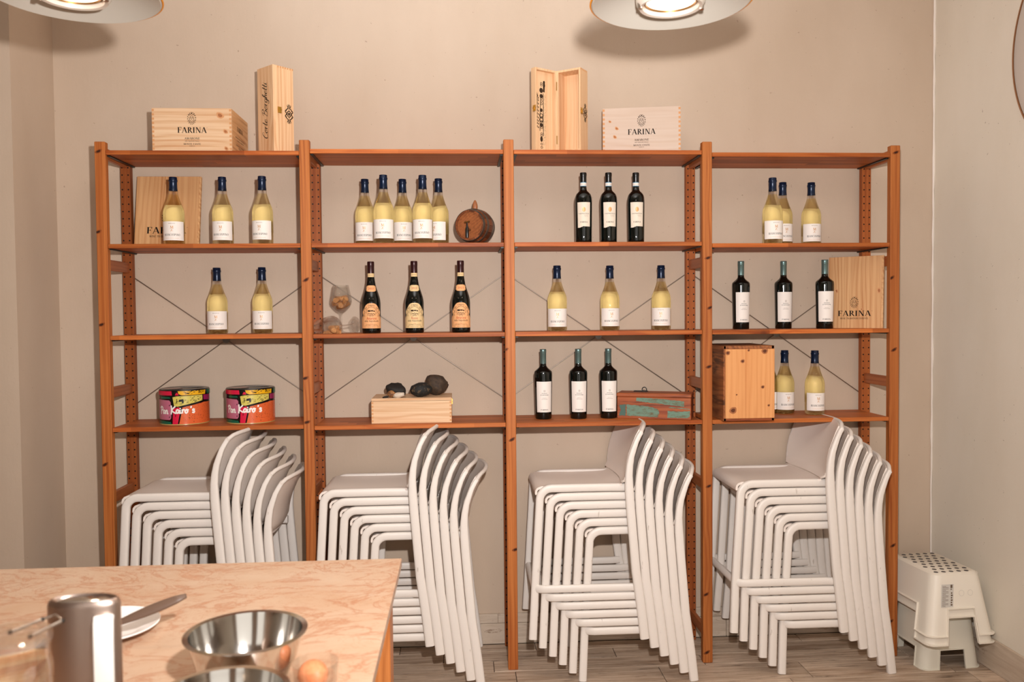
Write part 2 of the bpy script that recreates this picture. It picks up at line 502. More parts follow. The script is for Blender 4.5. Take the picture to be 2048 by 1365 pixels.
def sweep_mesh(path, half, n=12, ex=0.75, side=None, closed=False, caps=True):
    """path: 3D points; half: list of (in-plane half width, side half width); superellipse section"""
    P = [Vector(p) for p in path]
    v, f = [], []
    prev = None
    for i, p in enumerate(P):
        a = P[i - 1] if (i > 0 or closed) else P[0]
        b = P[(i + 1) % len(P)] if (i < len(P) - 1 or closed) else P[-1]
        t = (b - a).normalized()
        if side is not None:
            s = Vector(side)
            s = (s - t * s.dot(t)).normalized()
        elif prev is None:
            s = t.orthogonal().normalized()
        else:
            s = (prev - t * prev.dot(t)).normalized()
        prev = s
        nn = t.cross(s)
        h = half[i] if isinstance(half, list) else half
        for k in range(n):
            an = 2 * PI * k / n
            c, sn = math.cos(an), math.sin(an)
            x = math.copysign(abs(c) ** ex, c) * h[0]
            y = math.copysign(abs(sn) ** ex, sn) * h[1]
            v.append(p + nn * x + s * y)
    L = len(P)
    for i in range(L if closed else L - 1):
        for k in range(n):
            i2 = (i + 1) % L
            f.append((i * n + k, i * n + (k + 1) % n, i2 * n + (k + 1) % n, i2 * n + k))
    if caps and not closed:
        f.append(tuple(range(n))[::-1])
        f.append(tuple((L - 1) * n + k for k in range(n)))
    bm = bmesh.new()
    me = mesh_of(v, f)
    bm.from_mesh(me)
    bmesh.ops.recalc_face_normals(bm, faces=bm.faces[:])
    bm.to_mesh(me)
    bm.free()
    return me
def tube(name, path, r, mat, parent=None, n=10, ex=1.0, side=None, closed=False, loc=(0, 0, 0), rot=(0, 0, 0)):
    half = [(q, q) for q in r] if isinstance(r, list) else (r, r)
    o = link(name, sweep_mesh(path, half, n, ex, side, closed), mat, parent, loc, rot, True)
    sharp(o.data, 50)
    return o
def thing(name, label, cat, loc=(0, 0, 0), rotz=0.0, group=None, rot=None):
    o = bpy.data.objects.new(name, None)
    COL.objects.link(o)
    o.empty_display_size = 0.05
    o.location = loc
    o.rotation_euler = rot if rot else (0, 0, rotz)
    return tag(o, label, cat, group)
def tag(o, label, cat, group=None):
    o['label'] = label
    o['category'] = cat
    if group:
        o['group'] = group
    return o
def struct(o):
    o['kind'] = 'structure'
    return o
CH = {}
def kids(o):
    return [c for c in o.children]
def dup(root, label, loc, rotz=None, group=None, rot=None):
    r = root.copy()
    COL.objects.link(r)
    r.location = loc
    if rot is not None:
        r.rotation_euler = rot
    elif rotz is not None:
        r.rotation_euler = (0, 0, rotz)
    r['label'] = label
    if group:
        r['group'] = group
    for ch in list(root.children):
        c = ch.copy()
        COL.objects.link(c)
        c.parent = r
        for g in list(ch.children):
            d = g.copy()
            COL.objects.link(d)
            d.parent = c
    return r

# ------------------------------------------------------------------ lettering
TK, TN = 0.185, 0.075
def _l(x1, y1, x2, y2, w): return [(x1 - w / 2, y1), (x1 + w / 2, y1), (x2 + w / 2, y2), (x2 - w / 2, y2)]
def _r(x0, y0, x1, y1): return [(x0, y0), (x1, y0), (x1, y1), (x0, y1)]
def _sf(x, y, w=0.16): return _r(x - w, y, x + w, y + 0.045)
def _arc(cx, cy, rx, ry, a0, a1, tk=TK, tn=TN, n=12):
    out = []
    for i in range(n):
        q = []
        for s, j in ((1, i), (1, i + 1), (-1, i + 1), (-1, i)):
            a = R_(a0 + (a1 - a0) * j / n)
            wd = tn + (tk - tn) * abs(math.cos(a))
            q.append((cx + (rx + s * wd / 2) * math.cos(a), cy + (ry + s * wd / 2 * (0.6 if abs(math.sin(a)) > .7 else 1)) * math.sin(a)))
        out.append(q)
    return out
def _stem(x): return [_l(x, 0, x, 1, TK), _sf(x, 0), _sf(x, 0.955)]
SER = {
 'F': (0.68, _stem(.2) + [_r(.2, .94, .64, 1), _l(.62, .76, .64, 1, TN), _r(.2, .48, .5, .54), _l(.49, .42, .49, .6, TN)]),
 'E': (0.72, _stem(.2) + [_r(.2, .94, .62, 1), _l(.6, .78, .62, 1, TN), _r(.2, .48, .5, .54), _l(.49, .42, .49, .6, TN), _r(.2, 0, .66, .06), _l(.68, .22, .65, 0, TN)]),
 'A': (0.86, [_l(.1, 0, .42, 1, TN), _l(.76, 0, .43, 1, TK), _r(.22, .3, .62, .355), _sf(.1, 0, .12), _sf(.76, 0, .15)]),
 'R': (0.82, _stem(.2) + _arc(.32, .74, .24, .235, 90, -90) + [_r(.2, .955, .33, 1), _r(.2, .48, .35, .53), _l(.74, 0, .4, .5, TK), _sf(.76, 0, .1)]),
 'I': (0.42, _stem(.2)),
 'N': (0.9, [_l(.16, 0, .16, 1, TN), _l(.76, 0, .76, 1, TN), _l(.74, 0, .2, 1, TK), _sf(.16, 0, .13), _sf(.76, .955, .13), _sf(.12, .955, .1)]),
 'M': (1.06, [_l(.16, 0, .18, 1, TN), _l(.5, .05, .22, 1, TK), _l(.5, .05, .8, 1, TN), _l(.88, 0, .84, 1, TK), _sf(.16, 0, .12), _sf(.88, 0, .14), _sf(.14, .955, .1), _sf(.88, .955, .1)]),
 'O': (0.92, _arc(.46, .5, .36, .48, 0, 360, n=22)),
 'T': (0.76, [_l(.38, 0, .38, 1, TK), _sf(.38, 0), _r(.06, .94, .7, 1), _l(.06, .78, .06, 1, TN), _l(.7, .78, .7, 1, TN)]),
 'V': (0.84, [_l(.42, 0, .12, 1, TK), _l(.42, 0, .74, 1, TN), _sf(.12, .955, .14), _sf(.74, .955, .11)]),
 'W': (1.16, [_l(.34, 0, .12, 1, TK), _l(.34, 0, .58, 1, TN), _l(.8, 0, .58, 1, TK), _l(.8, 0, 1.04, 1, TN), _sf(.12, .955, .13), _sf(1.04, .955, .1)]),
 'L': (0.7, _stem(.2) + [_r(.2, 0, .62, .06), _l(.64, .24, .62, 0, TN)]),
 'S': (0.62, _arc(.3, .74, .19, .23, 20, 250, n=10) + _arc(.3, .26, .21, .24, 80, -160, n=10)),
 'D': (0.88, _stem(.2) + _arc(.34, .5, .42, .475, 90, -90) + [_r(.2, .955, .35, 1), _r(.2, 0, .35, .045)]),
 'B': (0.76, _stem(.2) + _arc(.34, .74, .2, .235, 90, -90) + _arc(.34, .26, .25, .245, 90, -90) + [_r(.2, .955, .35, 1), _r(.2, 0, .35, .045), _r(.2, .485, .35, .525)]),
 'C': (0.82, _arc(.46, .5, .36, .48, 50, 310, n=16)),
 'G': (0.88, _arc(.46, .5, .36, .48, 50, 310, n=16) + [_l(.76, .1, .76, .42, TK), _sf(.76, .42, .14)]),
 'P': (0.72, _stem(.2) + _arc(.32, .73, .25, .245, 90, -90) + [_r(.2, .955, .33, 1), _r(.2, .46, .35, .505)]),
 'Z': (0.7, [_r(.08, .94, .6, 1), _r(.08, 0, .62, .06), _l(.12, 0, .56, 1, TK)]),
 "'": (0.25, [_l(.1, .75, .13, 1, .1)]), ' ': (0.4, []),
}
def serif(text, size, cx, y0, width=None, track=0.0):
    polys, x = [], 0.0
    for ch in text:
        adv, ps = SER[ch]
        polys += [[(x + a, b) for a, b in p] for p in ps]
        x += adv + track
    x -= track
    sx = (width / x) if width else size
    return [[(cx + (a - x / 2) * sx, y0 + b * size) for a, b in p] for p in polys]
FONT = {}
def sans(text, size, cx, y0, width=None, shear=0.0):
    """built-in font, flattened to polygons"""
    key = (text, shear)
    if key not in FONT:
        cu = bpy.data.curves.new('t', 'FONT')
        cu.body = text
        cu.size = 1.0
        cu.resolution_u = 2
        cu.shear = shear
        o = bpy.data.objects.new('t', cu)
        COL.objects.link(o)
        me = o.to_mesh()
        vs = [(v.co.x, v.co.y) for v in me.vertices]
        FONT[key] = [[vs[i] for i in p.vertices] for p in me.polygons]
        o.to_mesh_clear()
        bpy.data.objects.remove(o)
        bpy.data.curves.remove(cu)
    ps = FONT[key]
    xs = [a for p in ps for a, _ in p]
    x0, x1 = min(xs), max(xs)
    sx = width / (x1 - x0) if width else size
    return [[(cx + (a - (x0 + x1) / 2) * sx, y0 + b * size) for a, b in p] for p in ps]
def smooth_pts(pts, k=5):
    if len(pts) < 3:
        return pts
    out = []
    P = [pts[0]] + list(pts) + [pts[-1]]
    for i in range(1, len(P) - 2):
        p0, p1, p2, p3 = P[i - 1], P[i], P[i + 1], P[i + 2]
        for j in range(k):
            t = j / k
            out.append(tuple(0.5 * ((2 * p1[d]) + (-p0[d] + p2[d]) * t + (2 * p0[d] - 5 * p1[d] + 4 * p2[d] - p3[d]) * t * t + (-p0[d] + 3 * p1[d] - 3 * p2[d] + p3[d]) * t ** 3) for d in (0, 1)))
    out.append(pts[-1])
    return out
def stroke(pts, w, k=5, nib=None):
    pts = smooth_pts(pts, k)
    out = []
    for a, b in zip(pts, pts[1:]):
        dx, dy = b[0] - a[0], b[1] - a[1]
        L = math.hypot(dx, dy) or 1e-9
        ww = w
        if nib:
            ww = w * (0.45 + 0.9 * abs(dy) / L if dy < 0 else 0.45 + 0.25 * abs(dy) / L)
        nx, ny = -dy / L * ww / 2, dx / L * ww / 2
        ex, ey = dx / L * ww * 0.2, dy / L * ww * 0.2
        out.append([(a[0] - ex + nx, a[1] - ey + ny), (a[0] - ex - nx, a[1] - ey - ny), (b[0] + ex - nx, b[1] + ey - ny), (b[0] + ex + nx, b[1] + ey + ny)])
    return out
HAND = {
 'C': (.75, [[(.62, .82), (.5, 1.0), (.3, .92), (.12, .5), (.2, .08), (.45, 0), (.68, .2)]]),
 'B': (.85, [[(.2, 0), (.24, .5), (.3, 1.0)], [(.0, .75), (.2, 1.02), (.55, 1.05), (.66, .82), (.3, .56), (.66, .45), (.66, .1), (.35, -.03), (.05, .1)]]),
 'P': (.72, [[(.2, -.05), (.22, .5), (.26, .95)], [(.02, .8), (.3, 1.0), (.62, .85), (.55, .55), (.24, .45)]]),
 'K': (.8, [[(.12, 1.05), (.16, .5), (.08, -.1)], [(.66, .95), (.2, .42), (.72, .0)]]),
 'a': (.52, [[(.4, .42), (.2, .5), (.06, .25), (.16, .02), (.38, .2), (.42, .46), (.4, .1), (.54, .04)]]),
 'e': (.46, [[(.08, .22), (.34, .34), (.28, .5), (.1, .4), (.08, .12), (.24, 0), (.46, .16)]]),
 'g': (.52, [[(.4, .42), (.2, .5), (.06, .25), (.16, .04), (.38, .2), (.42, .46), (.36, -.3), (.14, -.42), (.08, -.25), (.5, .06)]]),
 'h': (.54, [[(.0, .1), (.28, .8), (.26, 1.0), (.14, .8), (.1, 0)], [(.1, .2), (.28, .48), (.38, .36), (.36, .08), (.54, .06)]]),
 'i': (.3, [[(.1, .46), (.1, .06), (.3, .06)], [(.11, .64), (.13, .7)]]),
 'n': (.56, [[(.08, .48), (.1, 0)], [(.1, .3), (.3, .5), (.4, .36), (.4, .04), (.54, .06)]]),
 'o': (.5, [[(.24, .5), (.06, .26), (.2, .0), (.4, .22), (.26, .5), (.5, .42)]]),
 'r': (.42, [[(.1, .5), (.11, .02)], [(.11, .28), (.22, .47), (.38, .47)]]),
 's': (.44, [[(.38, .42), (.2, .52), (.12, .36), (.34, .2), (.26, .02), (.06, .08)]]),
 't': (.36, [[(.16, .95), (.12, .3), (.16, .02), (.36, .1)], [(.02, .56), (.32, .6)]]),
 "'": (.18, [[(.1, .9), (.04, .7)]]), ' ': (.3, []),
}
def hand(text, size, x0, y0, w, slant=0.0, nib=None, kern=1.0):
    out, x = [], 0.0
    for ch in text:
        adv, sts = HAND[ch]
        for s in sts:
            out += stroke([(x0 + (x + a + slant * b) * size, y0 + b * size) for a, b in s], w, 5, nib)
        x += adv * kern
    return out
def ellipse_ring(cx, cy, rx, ry, w, n=28, dash=False):
    out = []
    for i in range(n):
        if dash and i % 2:
            continue
        a0, a1 = 2 * PI * i / n, 2 * PI * (i + 1) / n
        out.append([(cx + (rx + s * w / 2) * math.cos(a), cy + (ry + s * w / 2) * math.sin(a)) for s, a in ((1, a0), (1, a1), (-1, a1), (-1, a0))])
    return out
def disc2(cx, cy, rx, ry, n=10):
    return [[(cx + rx * math.cos(2 * PI * i / n), cy + ry * math.sin(2 * PI * i / n)) for i in range(n)]]
def crest(cx, cy, h):
    """oval crest: dotted wreath, inner shield with two marks and a point"""
    rx, ry = h * 0.34, h * 0.5
    p = ellipse_ring(cx, cy, rx, ry, h * 0.05, 32, True) + ellipse_ring(cx, cy, rx * .82, ry * .84, h * 0.03, 26, True)
    p += ellipse_ring(cx, cy - h * .02, rx * .5, ry * .48, h * 0.03, 18)
    for s in (-1, 1):
        p += disc2(cx + s * rx * .2, cy + h * .07, h * .035, h * .04, 8)
        p += stroke([(cx + s * rx * .15, cy + ry * .62), (cx + s * rx * .5, cy + ry * .7), (cx + s * rx * .62, cy + ry * .45)], h * .035)
        p += stroke([(cx + s * rx * .6, cy - ry * .3), (cx + s * rx * .45, cy - ry * .62), (cx, cy - ry * .72)], h * .03)
    p += [[(cx - h * .05, cy - h * .06), (cx + h * .05, cy - h * .06), (cx, cy - h * .13)], _r(cx - rx * .45, cy - h * .015, cx + rx * .45, cy + h * .005)]
    p += stroke([(cx - rx * .1, cy + ry * .75), (cx, cy + ry * .9), (cx + rx * .1, cy + ry * .75)], h * .05)
    return p
def ornament(cx, cy, h, wd):
    """scrolled coat of arms"""
    p = ellipse_ring(cx, cy, wd * .24, h * .15, h * .05, 16) + [_r(cx - wd * .12, cy - h * .07, cx + wd * .12, cy + h * .07)]
    for s in (-1, 1):
        for q in (-1, 1):
            p += stroke([(cx + q * wd * .3, cy + s * h * .02), (cx + q * wd * .48, cy + s * h * .12), (cx + q * wd * .3, cy + s * h * .22), (cx + q * wd * .12, cy + s * h * .3), (cx + q * wd * .2, cy + s * h * .4)], h * .05)
            p += disc2(cx + q * wd * .36, cy + s * h * .16, wd * .07, h * .03, 8)
            p += ellipse_ring(cx + q * wd * .14, cy + s * h * .42, wd * .1, h * .045, h * .02, 10)
        p += stroke([(cx, cy + s * h * .16), (cx, cy + s * h * .5)], h * .03)
    return p
def decal(name, groups, parent, fn, mats, **kw):
    """flat print: groups = list of polygon lists (one per material); fn maps (x,y) to 3D"""
    v, f, mi = [], [], []
    for gi, polys in enumerate(groups):
        for p in polys:
            f.append(tuple(range(len(v), len(v) + len(p))))
            v += [fn(*q) for q in p]
            mi.append(gi)
    return link(name, mesh_of(v, f, mi), mats, parent, **kw)
def knot_marks(parent, spots, fn, rx, rz, turn=0, limit=.0205, mats=('knot_ring', 'knot_core')):
    """dark knots in pine: a brown halo and a near-black heart, cut off at the edge of the piece"""
    rr = random.Random(len(spots) * 7 + 1)
    outer, core = [], []
    for sp_ in spots:
        k = sp_[2] if len(sp_) > 2 else 1.0
        a = R_(turn + rr.uniform(-8, 8))
        for lst, q in ((outer, 1.25), (core, .72)):
            pts = []
            for j in range(14):
                t = 2 * PI * j / 14
                u, v = rx * q * k * math.cos(t) * (1 + .12 * math.sin(3 * t)), rz * q * k * math.sin(t)
                px = sp_[0] + u * math.cos(a) - v * math.sin(a)
                pts.append((max(-limit, min(limit, px)), sp_[1] + u * math.sin(a) + v * math.cos(a)))
            lst.append(pts)
    o = decal('knots', [outer], parent, fn, [M[mats[0]]])
    o['kind'] = 'stuff'
    off = lambda x, z: (fn(x, z)[0], fn(x, z)[1] - .0003, fn(x, z)[2])
    bm = bmesh.new()
    bm.from_mesh(o.data)
    n0 = len(bm.faces)
    for pts in core:
        bm.faces.new([bm.verts.new(off(*q)) for q in pts]).material_index = 1
    bm.to_mesh(o.data)
    bm.free()
    o.data.materials.append(M[mats[1]])
    return o
def prof_r(profile, z):
    for (r0, z0), (r1, z1) in zip(profile, profile[1:]):
        if z0 <= z <= z1 and z1 > z0:
            return r0 + (r1 - r0) * (z - z0) / (z1 - z0)
    return profile[-1][0]
def wrap_fn(profile, off):
    def fn(s, z):
        r = prof_r(profile, z) + off
        a = s / r
        return (r * math.sin(a), -r * math.cos(a), z)
    return fn
def wrap_sheet(name, rows, profile, off, mat, parent, n=18):
    """rows: (z, s_left, s_right)"""
    fn = wrap_fn(profile, off)
    v, f = [], []
    for z, a, b in rows:
        v += [fn(a + (b - a) * i / n, z) for i in range(n + 1)]
    for k in range(len(rows) - 1):
        for i in range(n):
            q = k * (n + 1) + i
            f.append((q, q + 1, q + n + 2, q + n + 1))
    return link(name, mesh_of(v, f), mat, parent, smooth=True)

# ------------------------------------------------------------------ the room
YB, XL, XR, ZC, YP = 0.30, -0.31, 3.715, 3.25, -0.055
def wall(name, a, b, z0, z1, th, mat):
    """vertical wall slab from a to b (xy), thickness th to the left-hand side of a->b"""
    a, b = Vector(a), Vector(b)
    d = (b - a)
    nrm = Vector((-d.y, d.x)).normalized() * th
    c = [a, b, b + nrm, a + nrm]
    v = [(p.x, p.y, z0) for p in c] + [(p.x, p.y, z1) for p in c]
    f = [(0, 1, 5, 4), (1, 2, 6, 5), (2, 3, 7, 6), (3, 0, 4, 7), (0, 3, 2, 1), (4, 5, 6, 7)]
    return struct(link(name, mesh_of(v, f), mat))
wall('wall_back', (XL - .1, YB), (XR + .1, YB), 0, ZC, 0.1, M['wall'])
wall('wall_left', (XL, YP + .1), (XL, YB), 0, ZC, 0.1, M['wall'])
wall('wall_left_pier', (-2.4, YP), (XL, YP), 0, ZC, 0.1, M['wall'])
wall('wall_left_side', (-2.4, -5.2), (-2.4, YP + .1), 0, ZC, 0.1, M['wall'])
wall('wall_right', (XR, YB), (XR, -5.2), 0, ZC, 0.1, M['wall_daylit'])
fw = bmesh.new()                     # the shop front behind the viewer: piers, sill and header round two tall windows
for x0, x1 in ((-2.5, -.35), (.55, 1.2), (3.3, 3.815)):
    bm_box((x1 - x0, .1, ZC), ((x0 + x1) / 2, -5.25, ZC / 2), bm=fw)
for x0, x1 in ((-.35, .55), (1.2, 3.3)):
    bm_box((x1 - x0, .1, .5), ((x0 + x1) / 2, -5.25, .25), bm=fw)
    bm_box((x1 - x0, .1, .55), ((x0 + x1) / 2, -5.25, ZC - .275), bm=fw)
struct(link('wall_front', from_bm(fw), M['wall']))
struct(link('ceiling', from_bm(bm_box((6.6, 5.9, .1), (.7, -2.4, ZC + .05))), M['ceiling']))
# uneven plaster bead down the right-hand corner
bead = []
for i in range(60):
    z = 0.14 + (ZC - .14) * i / 59
    bead.append((XR - .0035 - .002 * random.random(), YB - .004 - .001 * random.random(), z))
struct(tube('trim_1', bead, [0.0035 + 0.0025 * random.random() for _ in bead], M['white_bead'], n=6))

fl = struct(link('floor', from_bm(bm_box((6.6, 5.9, .06), (.7, -2.4, -.036))), M['grout']))
rows = [(.205, .285), (.10, .205), (-.01, .10), (-.17, -.01), (-.28, -.17), (-.44, -.28), (-.55, -.44), (-.71, -.55), (-.82, -.71), (-.98, -.82), (-1.2, -.98)]
starts = [-.9, -.55, -.62, -.2, -1.1, -.7, -.3, -.95, -.5, -.8, -.4]
jointX = {2: [1.94], 3: [1.52, 2.42], 1: [2.88], 4: [2.33]}
for ri, (y0, y1) in enumerate(rows):
    x = -1.3 + (ri * .37) % .6
    cuts = [-1.3]
    while x < XR:
        if x > -1.2:
            cuts.append(x)
        x += .62 + .3 * ((ri * 7) % 3) / 2
    cuts.append(XR)
    for k in range(len(cuts) - 1):
        if cuts[k + 1] - cuts[k] < .08:
            continue
        zz = random.uniform(-.0008, .0)
        link('plank', from_bm(bm_box((cuts[k + 1] - cuts[k] - .003, y1 - y0 - .003, .006), (0, 0, -.003), .0012)), M['floor'], fl, ((cuts[k] + cuts[k + 1]) / 2, (y0 + y1) / 2, zz))
boxes_far = from_bm(bm_box((6.1, 4.0, .006), (.65, -3.2, -.003)))
link('front_floor', boxes_far, M['floor'], fl)

bb = thing('baseboard_back', '', '')
del bb['label'], bb['category']
struct(bb)
xx = [XL, .55, 1.42, 2.05, 2.71, 3.35, XR]
for k in range(6):
    for z0, z1, sh in ((0, .096, 0), (.098, .141, .21)):
        a, b = xx[k] + (sh if k else 0), xx[k + 1] + (sh if k < 5 else 0)
        link('tile', from_bm(bm_box((b - a - .002, .012, z1 - z0), (0, 0, (z0 + z1) / 2), .0015)), M['base'], bb, ((a + b) / 2, YB - .006, 0))
br = thing('baseboard_right', '', '')
del br['label'], br['category']
struct(br)
yy = [YB - .012, -.42, -1.3, -2.2, -3.1]
for k in range(4):
    a, b = yy[k], yy[k + 1]
    link('tile', from_bm(bm_box((.012, a - b - .002, .138), (0, 0, .069), .002)), M['base'], br, (XR - .006, (a + b) / 2, 0))

# ------------------------------------------------------------------ the shelving unit
PX = [.0052, .8313, 1.6818, 2.5339, 3.3664]
PH = [2.254, 2.264, 2.269, 2.263, 2.25]
PW, PD, YR = .0427, .032, .256
SH = {1: [2.219, 2.227, 2.2266, 2.2178], 2: [1.8357, 1.836, 1.8366, 1.829], 3: [1.4577, 1.4555, 1.4554, 1.4543], 4: [1.076, 1.069, 1.066, 1.066]}
unit = thing('shelving_unit', 'tall oiled pine shelving unit of four open bays standing along the back wall', 'shelves')
for i, x in enumerate(PX):
    link('post', from_bm(bm_box((PW, PD, PH[i]), (0, PD / 2, PH[i] / 2), .0025)), M['post'], unit, (x, 0, 0))
    link('drilled_post', from_bm(bm_box((PW, PD, PH[i] - .01), (0, PD / 2, (PH[i] - .01) / 2), .0025)), M['post_holes'], unit, (x, YR, 0))
    for z in (2.213, 1.752, 1.218, .777, .125):
        link('rung', from_bm(bm_box((.018, YR - PD, .045), (0, (YR - PD) / 2, 0), .002)), M['rung'], unit, (x, PD, z))
KNOTS = [(0, -0.0038, 2.214), (0, -0.0139, 1.885), (0, -0.0094, 0.924), (0, -0.0093, 1.504), (1, -0.0013, 1.683), (1, -0.0124, 1.271), (1, -0.0073, 1.086), (2, 0.0035, 0.997), (2, 0.0141, 0.523), (2, -0.0228, 1.381), (3, 0.0027, 1.766), (3, 0.0111, 1.552), (3, 0.0063, 1.297), (3, 0.0056, 0.778), (3, -0.0085, 0.303), (3, -0.0044, 0.047), (4, 0.0013, 2.219), (4, -0.0157, 1.675), (4, -0.0026, 1.361), (4, -0.002, 0.496), (4, -0.0114, 0.157)]
for i, x in enumerate(PX):
    ks = [(a, b) for q, a, b in KNOTS if q == i]
    unit_post = [c for c in unit.children if c.name.split('.')[0] == 'post'][i]
    knot_marks(unit_post, ks, lambda a, b: (a, -.0004, b), .0125, .0058, 24)
TH = .018
for lv in SH:
    for s in range(4):
        x0, x1 = PX[s] + PW / 2 + .001, PX[s + 1] - PW / 2 - .001
        L = x1 - x0
        o = link('shelf', from_bm(bm_box((L, .285, TH), (0, .1425, -TH / 2), .0015)), M['shelf'], unit, ((x0 + x1) / 2, .002, SH[lv][s]))
        for q in (-1, 1):
            box('bracket', (.012, .262, .005), (q * (L / 2 - .007), .145, -TH - .0026), M['bracket'], o)
for s in range(4):
    a, b = PX[s] + .012, PX[s + 1] - .012
    zt, zb = 1.712, 1.146
    for q, (p0, p1) in enumerate((((a, zt), (b, zb)), ((b, zt), (a, zb)))):
        y = .2905 + q * .0045
        tube('brace_rod', [(p0[0], y, p0[1]), (p1[0], y, p1[1])], .0022, M['rod'], unit, 8)
    hub = lathe('brace_hub', [(0, 0), (.016, 0), (.016, .002), (0, .002)], M['steel_dull'], unit, 16, ((a + b) / 2, .2895, (zt + zb) / 2), (R_(90), 0, 0))

# ------------------------------------------------------------------ bottles
def bottle_white():
    t = thing('wine_bottle', 'x', 'bottle', group='clear bottles of white wine on the shelves')
    prof = [(0, .012), (.02, .006), (.034, .0), (.0405, .003), (.0428, .009), (.043, .03), (.043, .137), (.0423, .146), (.0393, .1585), (.035, .1683), (.0293, .183), (.0231, .2024), (.0196, .2146), (.0182, .2317), (.0165, .245), (.016, .286), (0, .286)]
    lathe('glass', prof, M['wine_white'], t, 36)
    cap = [(.0176, .2310), (.0178, .2325), (.0168, .245), (.0163, .268), (.0178, .271), (.0184, .2745), (.0178, .278), (.0166, .280), (.0168, .2875), (.0155, .2892), (0, .2893)]
    lathe('capsule', cap, M['cap_blue'], t, 28)
    lab = wrap_sheet('label', [(z, -.0545, .0545) for z in (.0195, .06, .0988)], prof, .0004, M['paper'], t, 22)
    bl = [(z, -.050, .050) for z in (.05, .1, .137)] + [(.147, -.047, .047), (.156, -.040, .040), (.163, -.028, .028), (.167, -.012, .012)]
    o = wrap_sheet('back_label', bl, prof, .0006, M['paper'], t, 20)
    o.rotation_euler = (0, 0, PI)
    ink = serif('BIANCOSPINO', .0085, 0, .0385, .066, .12)
    gold = [[(a, b) for a, b in p] for p in serif('M', .012, 0, .068, .014)] + [[(a, 2 * .066 - b) for a, b in p] for p in serif('V', .009, 0, .066, .010)] + sans('vino bianco da uve aromatiche', .004, 0, .0272, .054)
    grey = serif('MENEGOTTI', .0032, 0, .0885, .027, .2)
    decal('lettering', [ink, gold, grey], lab, wrap_fn(prof, .0008), [M['ink'], M['ink_gold'], M['ink_soft']])
    return t
def bottle_modo():
    t = thing('wine_bottle', 'x', 'bottle', group='dark bottles with tall white labels')
    prof = [(0, .008), (.03, .001), (.034, .0), (.0363, .004), (.0367, .03), (.040, .1965), (.0397, .205), (.0383, .2108), (.0347, .2146), (.0255, .2223), (.0188, .2285), (.0148, .235), (.0137, .245), (.0137, .308), (0, .308)]
    lathe('glass', prof, M['darkglass'], t, 36)
    cap = [(.0139, .2450), (.0141, .246), (.0139, .291), (.0145, .2918), (.0145, .2945), (.0140, .295), (.0145, .2958), (.0145, .3075), (.0135, .3092), (0, .3093)]
    lathe('capsule', cap, M['cap_green'], t, 28)
    lab = wrap_sheet('label', [(.0315, -.0365, .0365), (.1, -.0378, .0378), (.1672, -.039, .039)], prof, .0004, M['paper'], t, 20)
    ink = sans('NODO', .0062, 0, .113, .024) + sans("D'AMORE", .0062, 0, .1058, .036) + serif('FARINA', .006, 0, .0395, .034, .06)
    grey = sans('BIANCO', .0032, 0, .0935, .016) + sans('TREVENEZIE', .0032, 0, .0885, .028) + ellipse_ring(0, .126, .0035, .004, .0008, 14) + stroke([(-.002, .124), (0, .127), (.002, .124)], .0006)
    decal('lettering', [ink, grey], lab, wrap_fn(prof, .0008), [M['ink'], M['ink_soft']])
    return t
def bottle_valpo():
    t = thing('wine_bottle', 'x', 'bottle', group='dark bottles with torn-edge grey labels')
    prof = [(0, .008), (.03, .001), (.0335, .0), (.0352, .004), (.0356, .03), (.0372, .172), (.0371, .183), (.036, .197), (.0335, .206), (.0298, .213), (.0226, .2205), (.017, .226), (.0148, .232), (.0136, .243), (.0135, .303), (0, .303)]
    lathe('glass', prof, M['darkglass'], t, 36)
    lathe('capsule', [(.0138, .2605), (.0139, .2615), (.0139, .288), (.0147, .290), (.0147, .300), (.0135, .3045), (0, .305)], M['cap_black'], t, 28)
    nb = wrap_sheet('neck_band', [(.2445, -.021, .021), (.2625, -.021, .021)], prof, .0006, M['paper'], t, 20)
    fn = wrap_fn(prof, .0009)
    decal('stripes', [[_r(-.02 + .004 * i, z, -.016 + .004 * i, z + .0022) for i in range(10) for z in (.2447, .2602)], sans('denominazione di origine', .004, 0, .252, .022)], nb, fn, [M['band_blue'], M['ink_soft']])
    top = .1735
    n = 16
    v, f = [], []
    fl_ = wrap_fn(prof, .0004)
    for i in range(n + 1):
        s = -.0305 + .061 * i / n
        zb = .064 + (.0065 if i > 7 else .0065 * max(0, i - 3) / 5) + (.0012 * (i % 2) if i < 8 else 0) - (.0004 * i if i > 8 else 0) * .2
        v += [fl_(s * (.93 if True else 1), zb), fl_(s * .96, .12), fl_(s, top)]
    for i in range(n):
        for k in (0, 1):
            f.append((i * 3 + k, (i + 1) * 3 + k, (i + 1) * 3 + k + 1, i * 3 + k + 1))
    lab = link('label', mesh_of(v, f), M['paper_warm'], t, smooth=True)
    ink = serif('VALPOLICELLA', .0044, 0, .1225, .047, .08) + serif('FARINA', .0062, 0, .0855, .032, .06)
    grey = sans('denominazione di', .003, .010, .1165, .018) + sans('origine controllata', .003, .011, .112, .016)
    gold = disc2(0, .1425, .0075, .0105, 14) + [[(.0, .132), (.003, .14), (0, .15), (-.003, .14)]]
    decal('lettering', [ink, grey, gold], lab, wrap_fn(prof, .0008), [M['ink'], M['ink_soft'], M['ink_gold']])
    return t
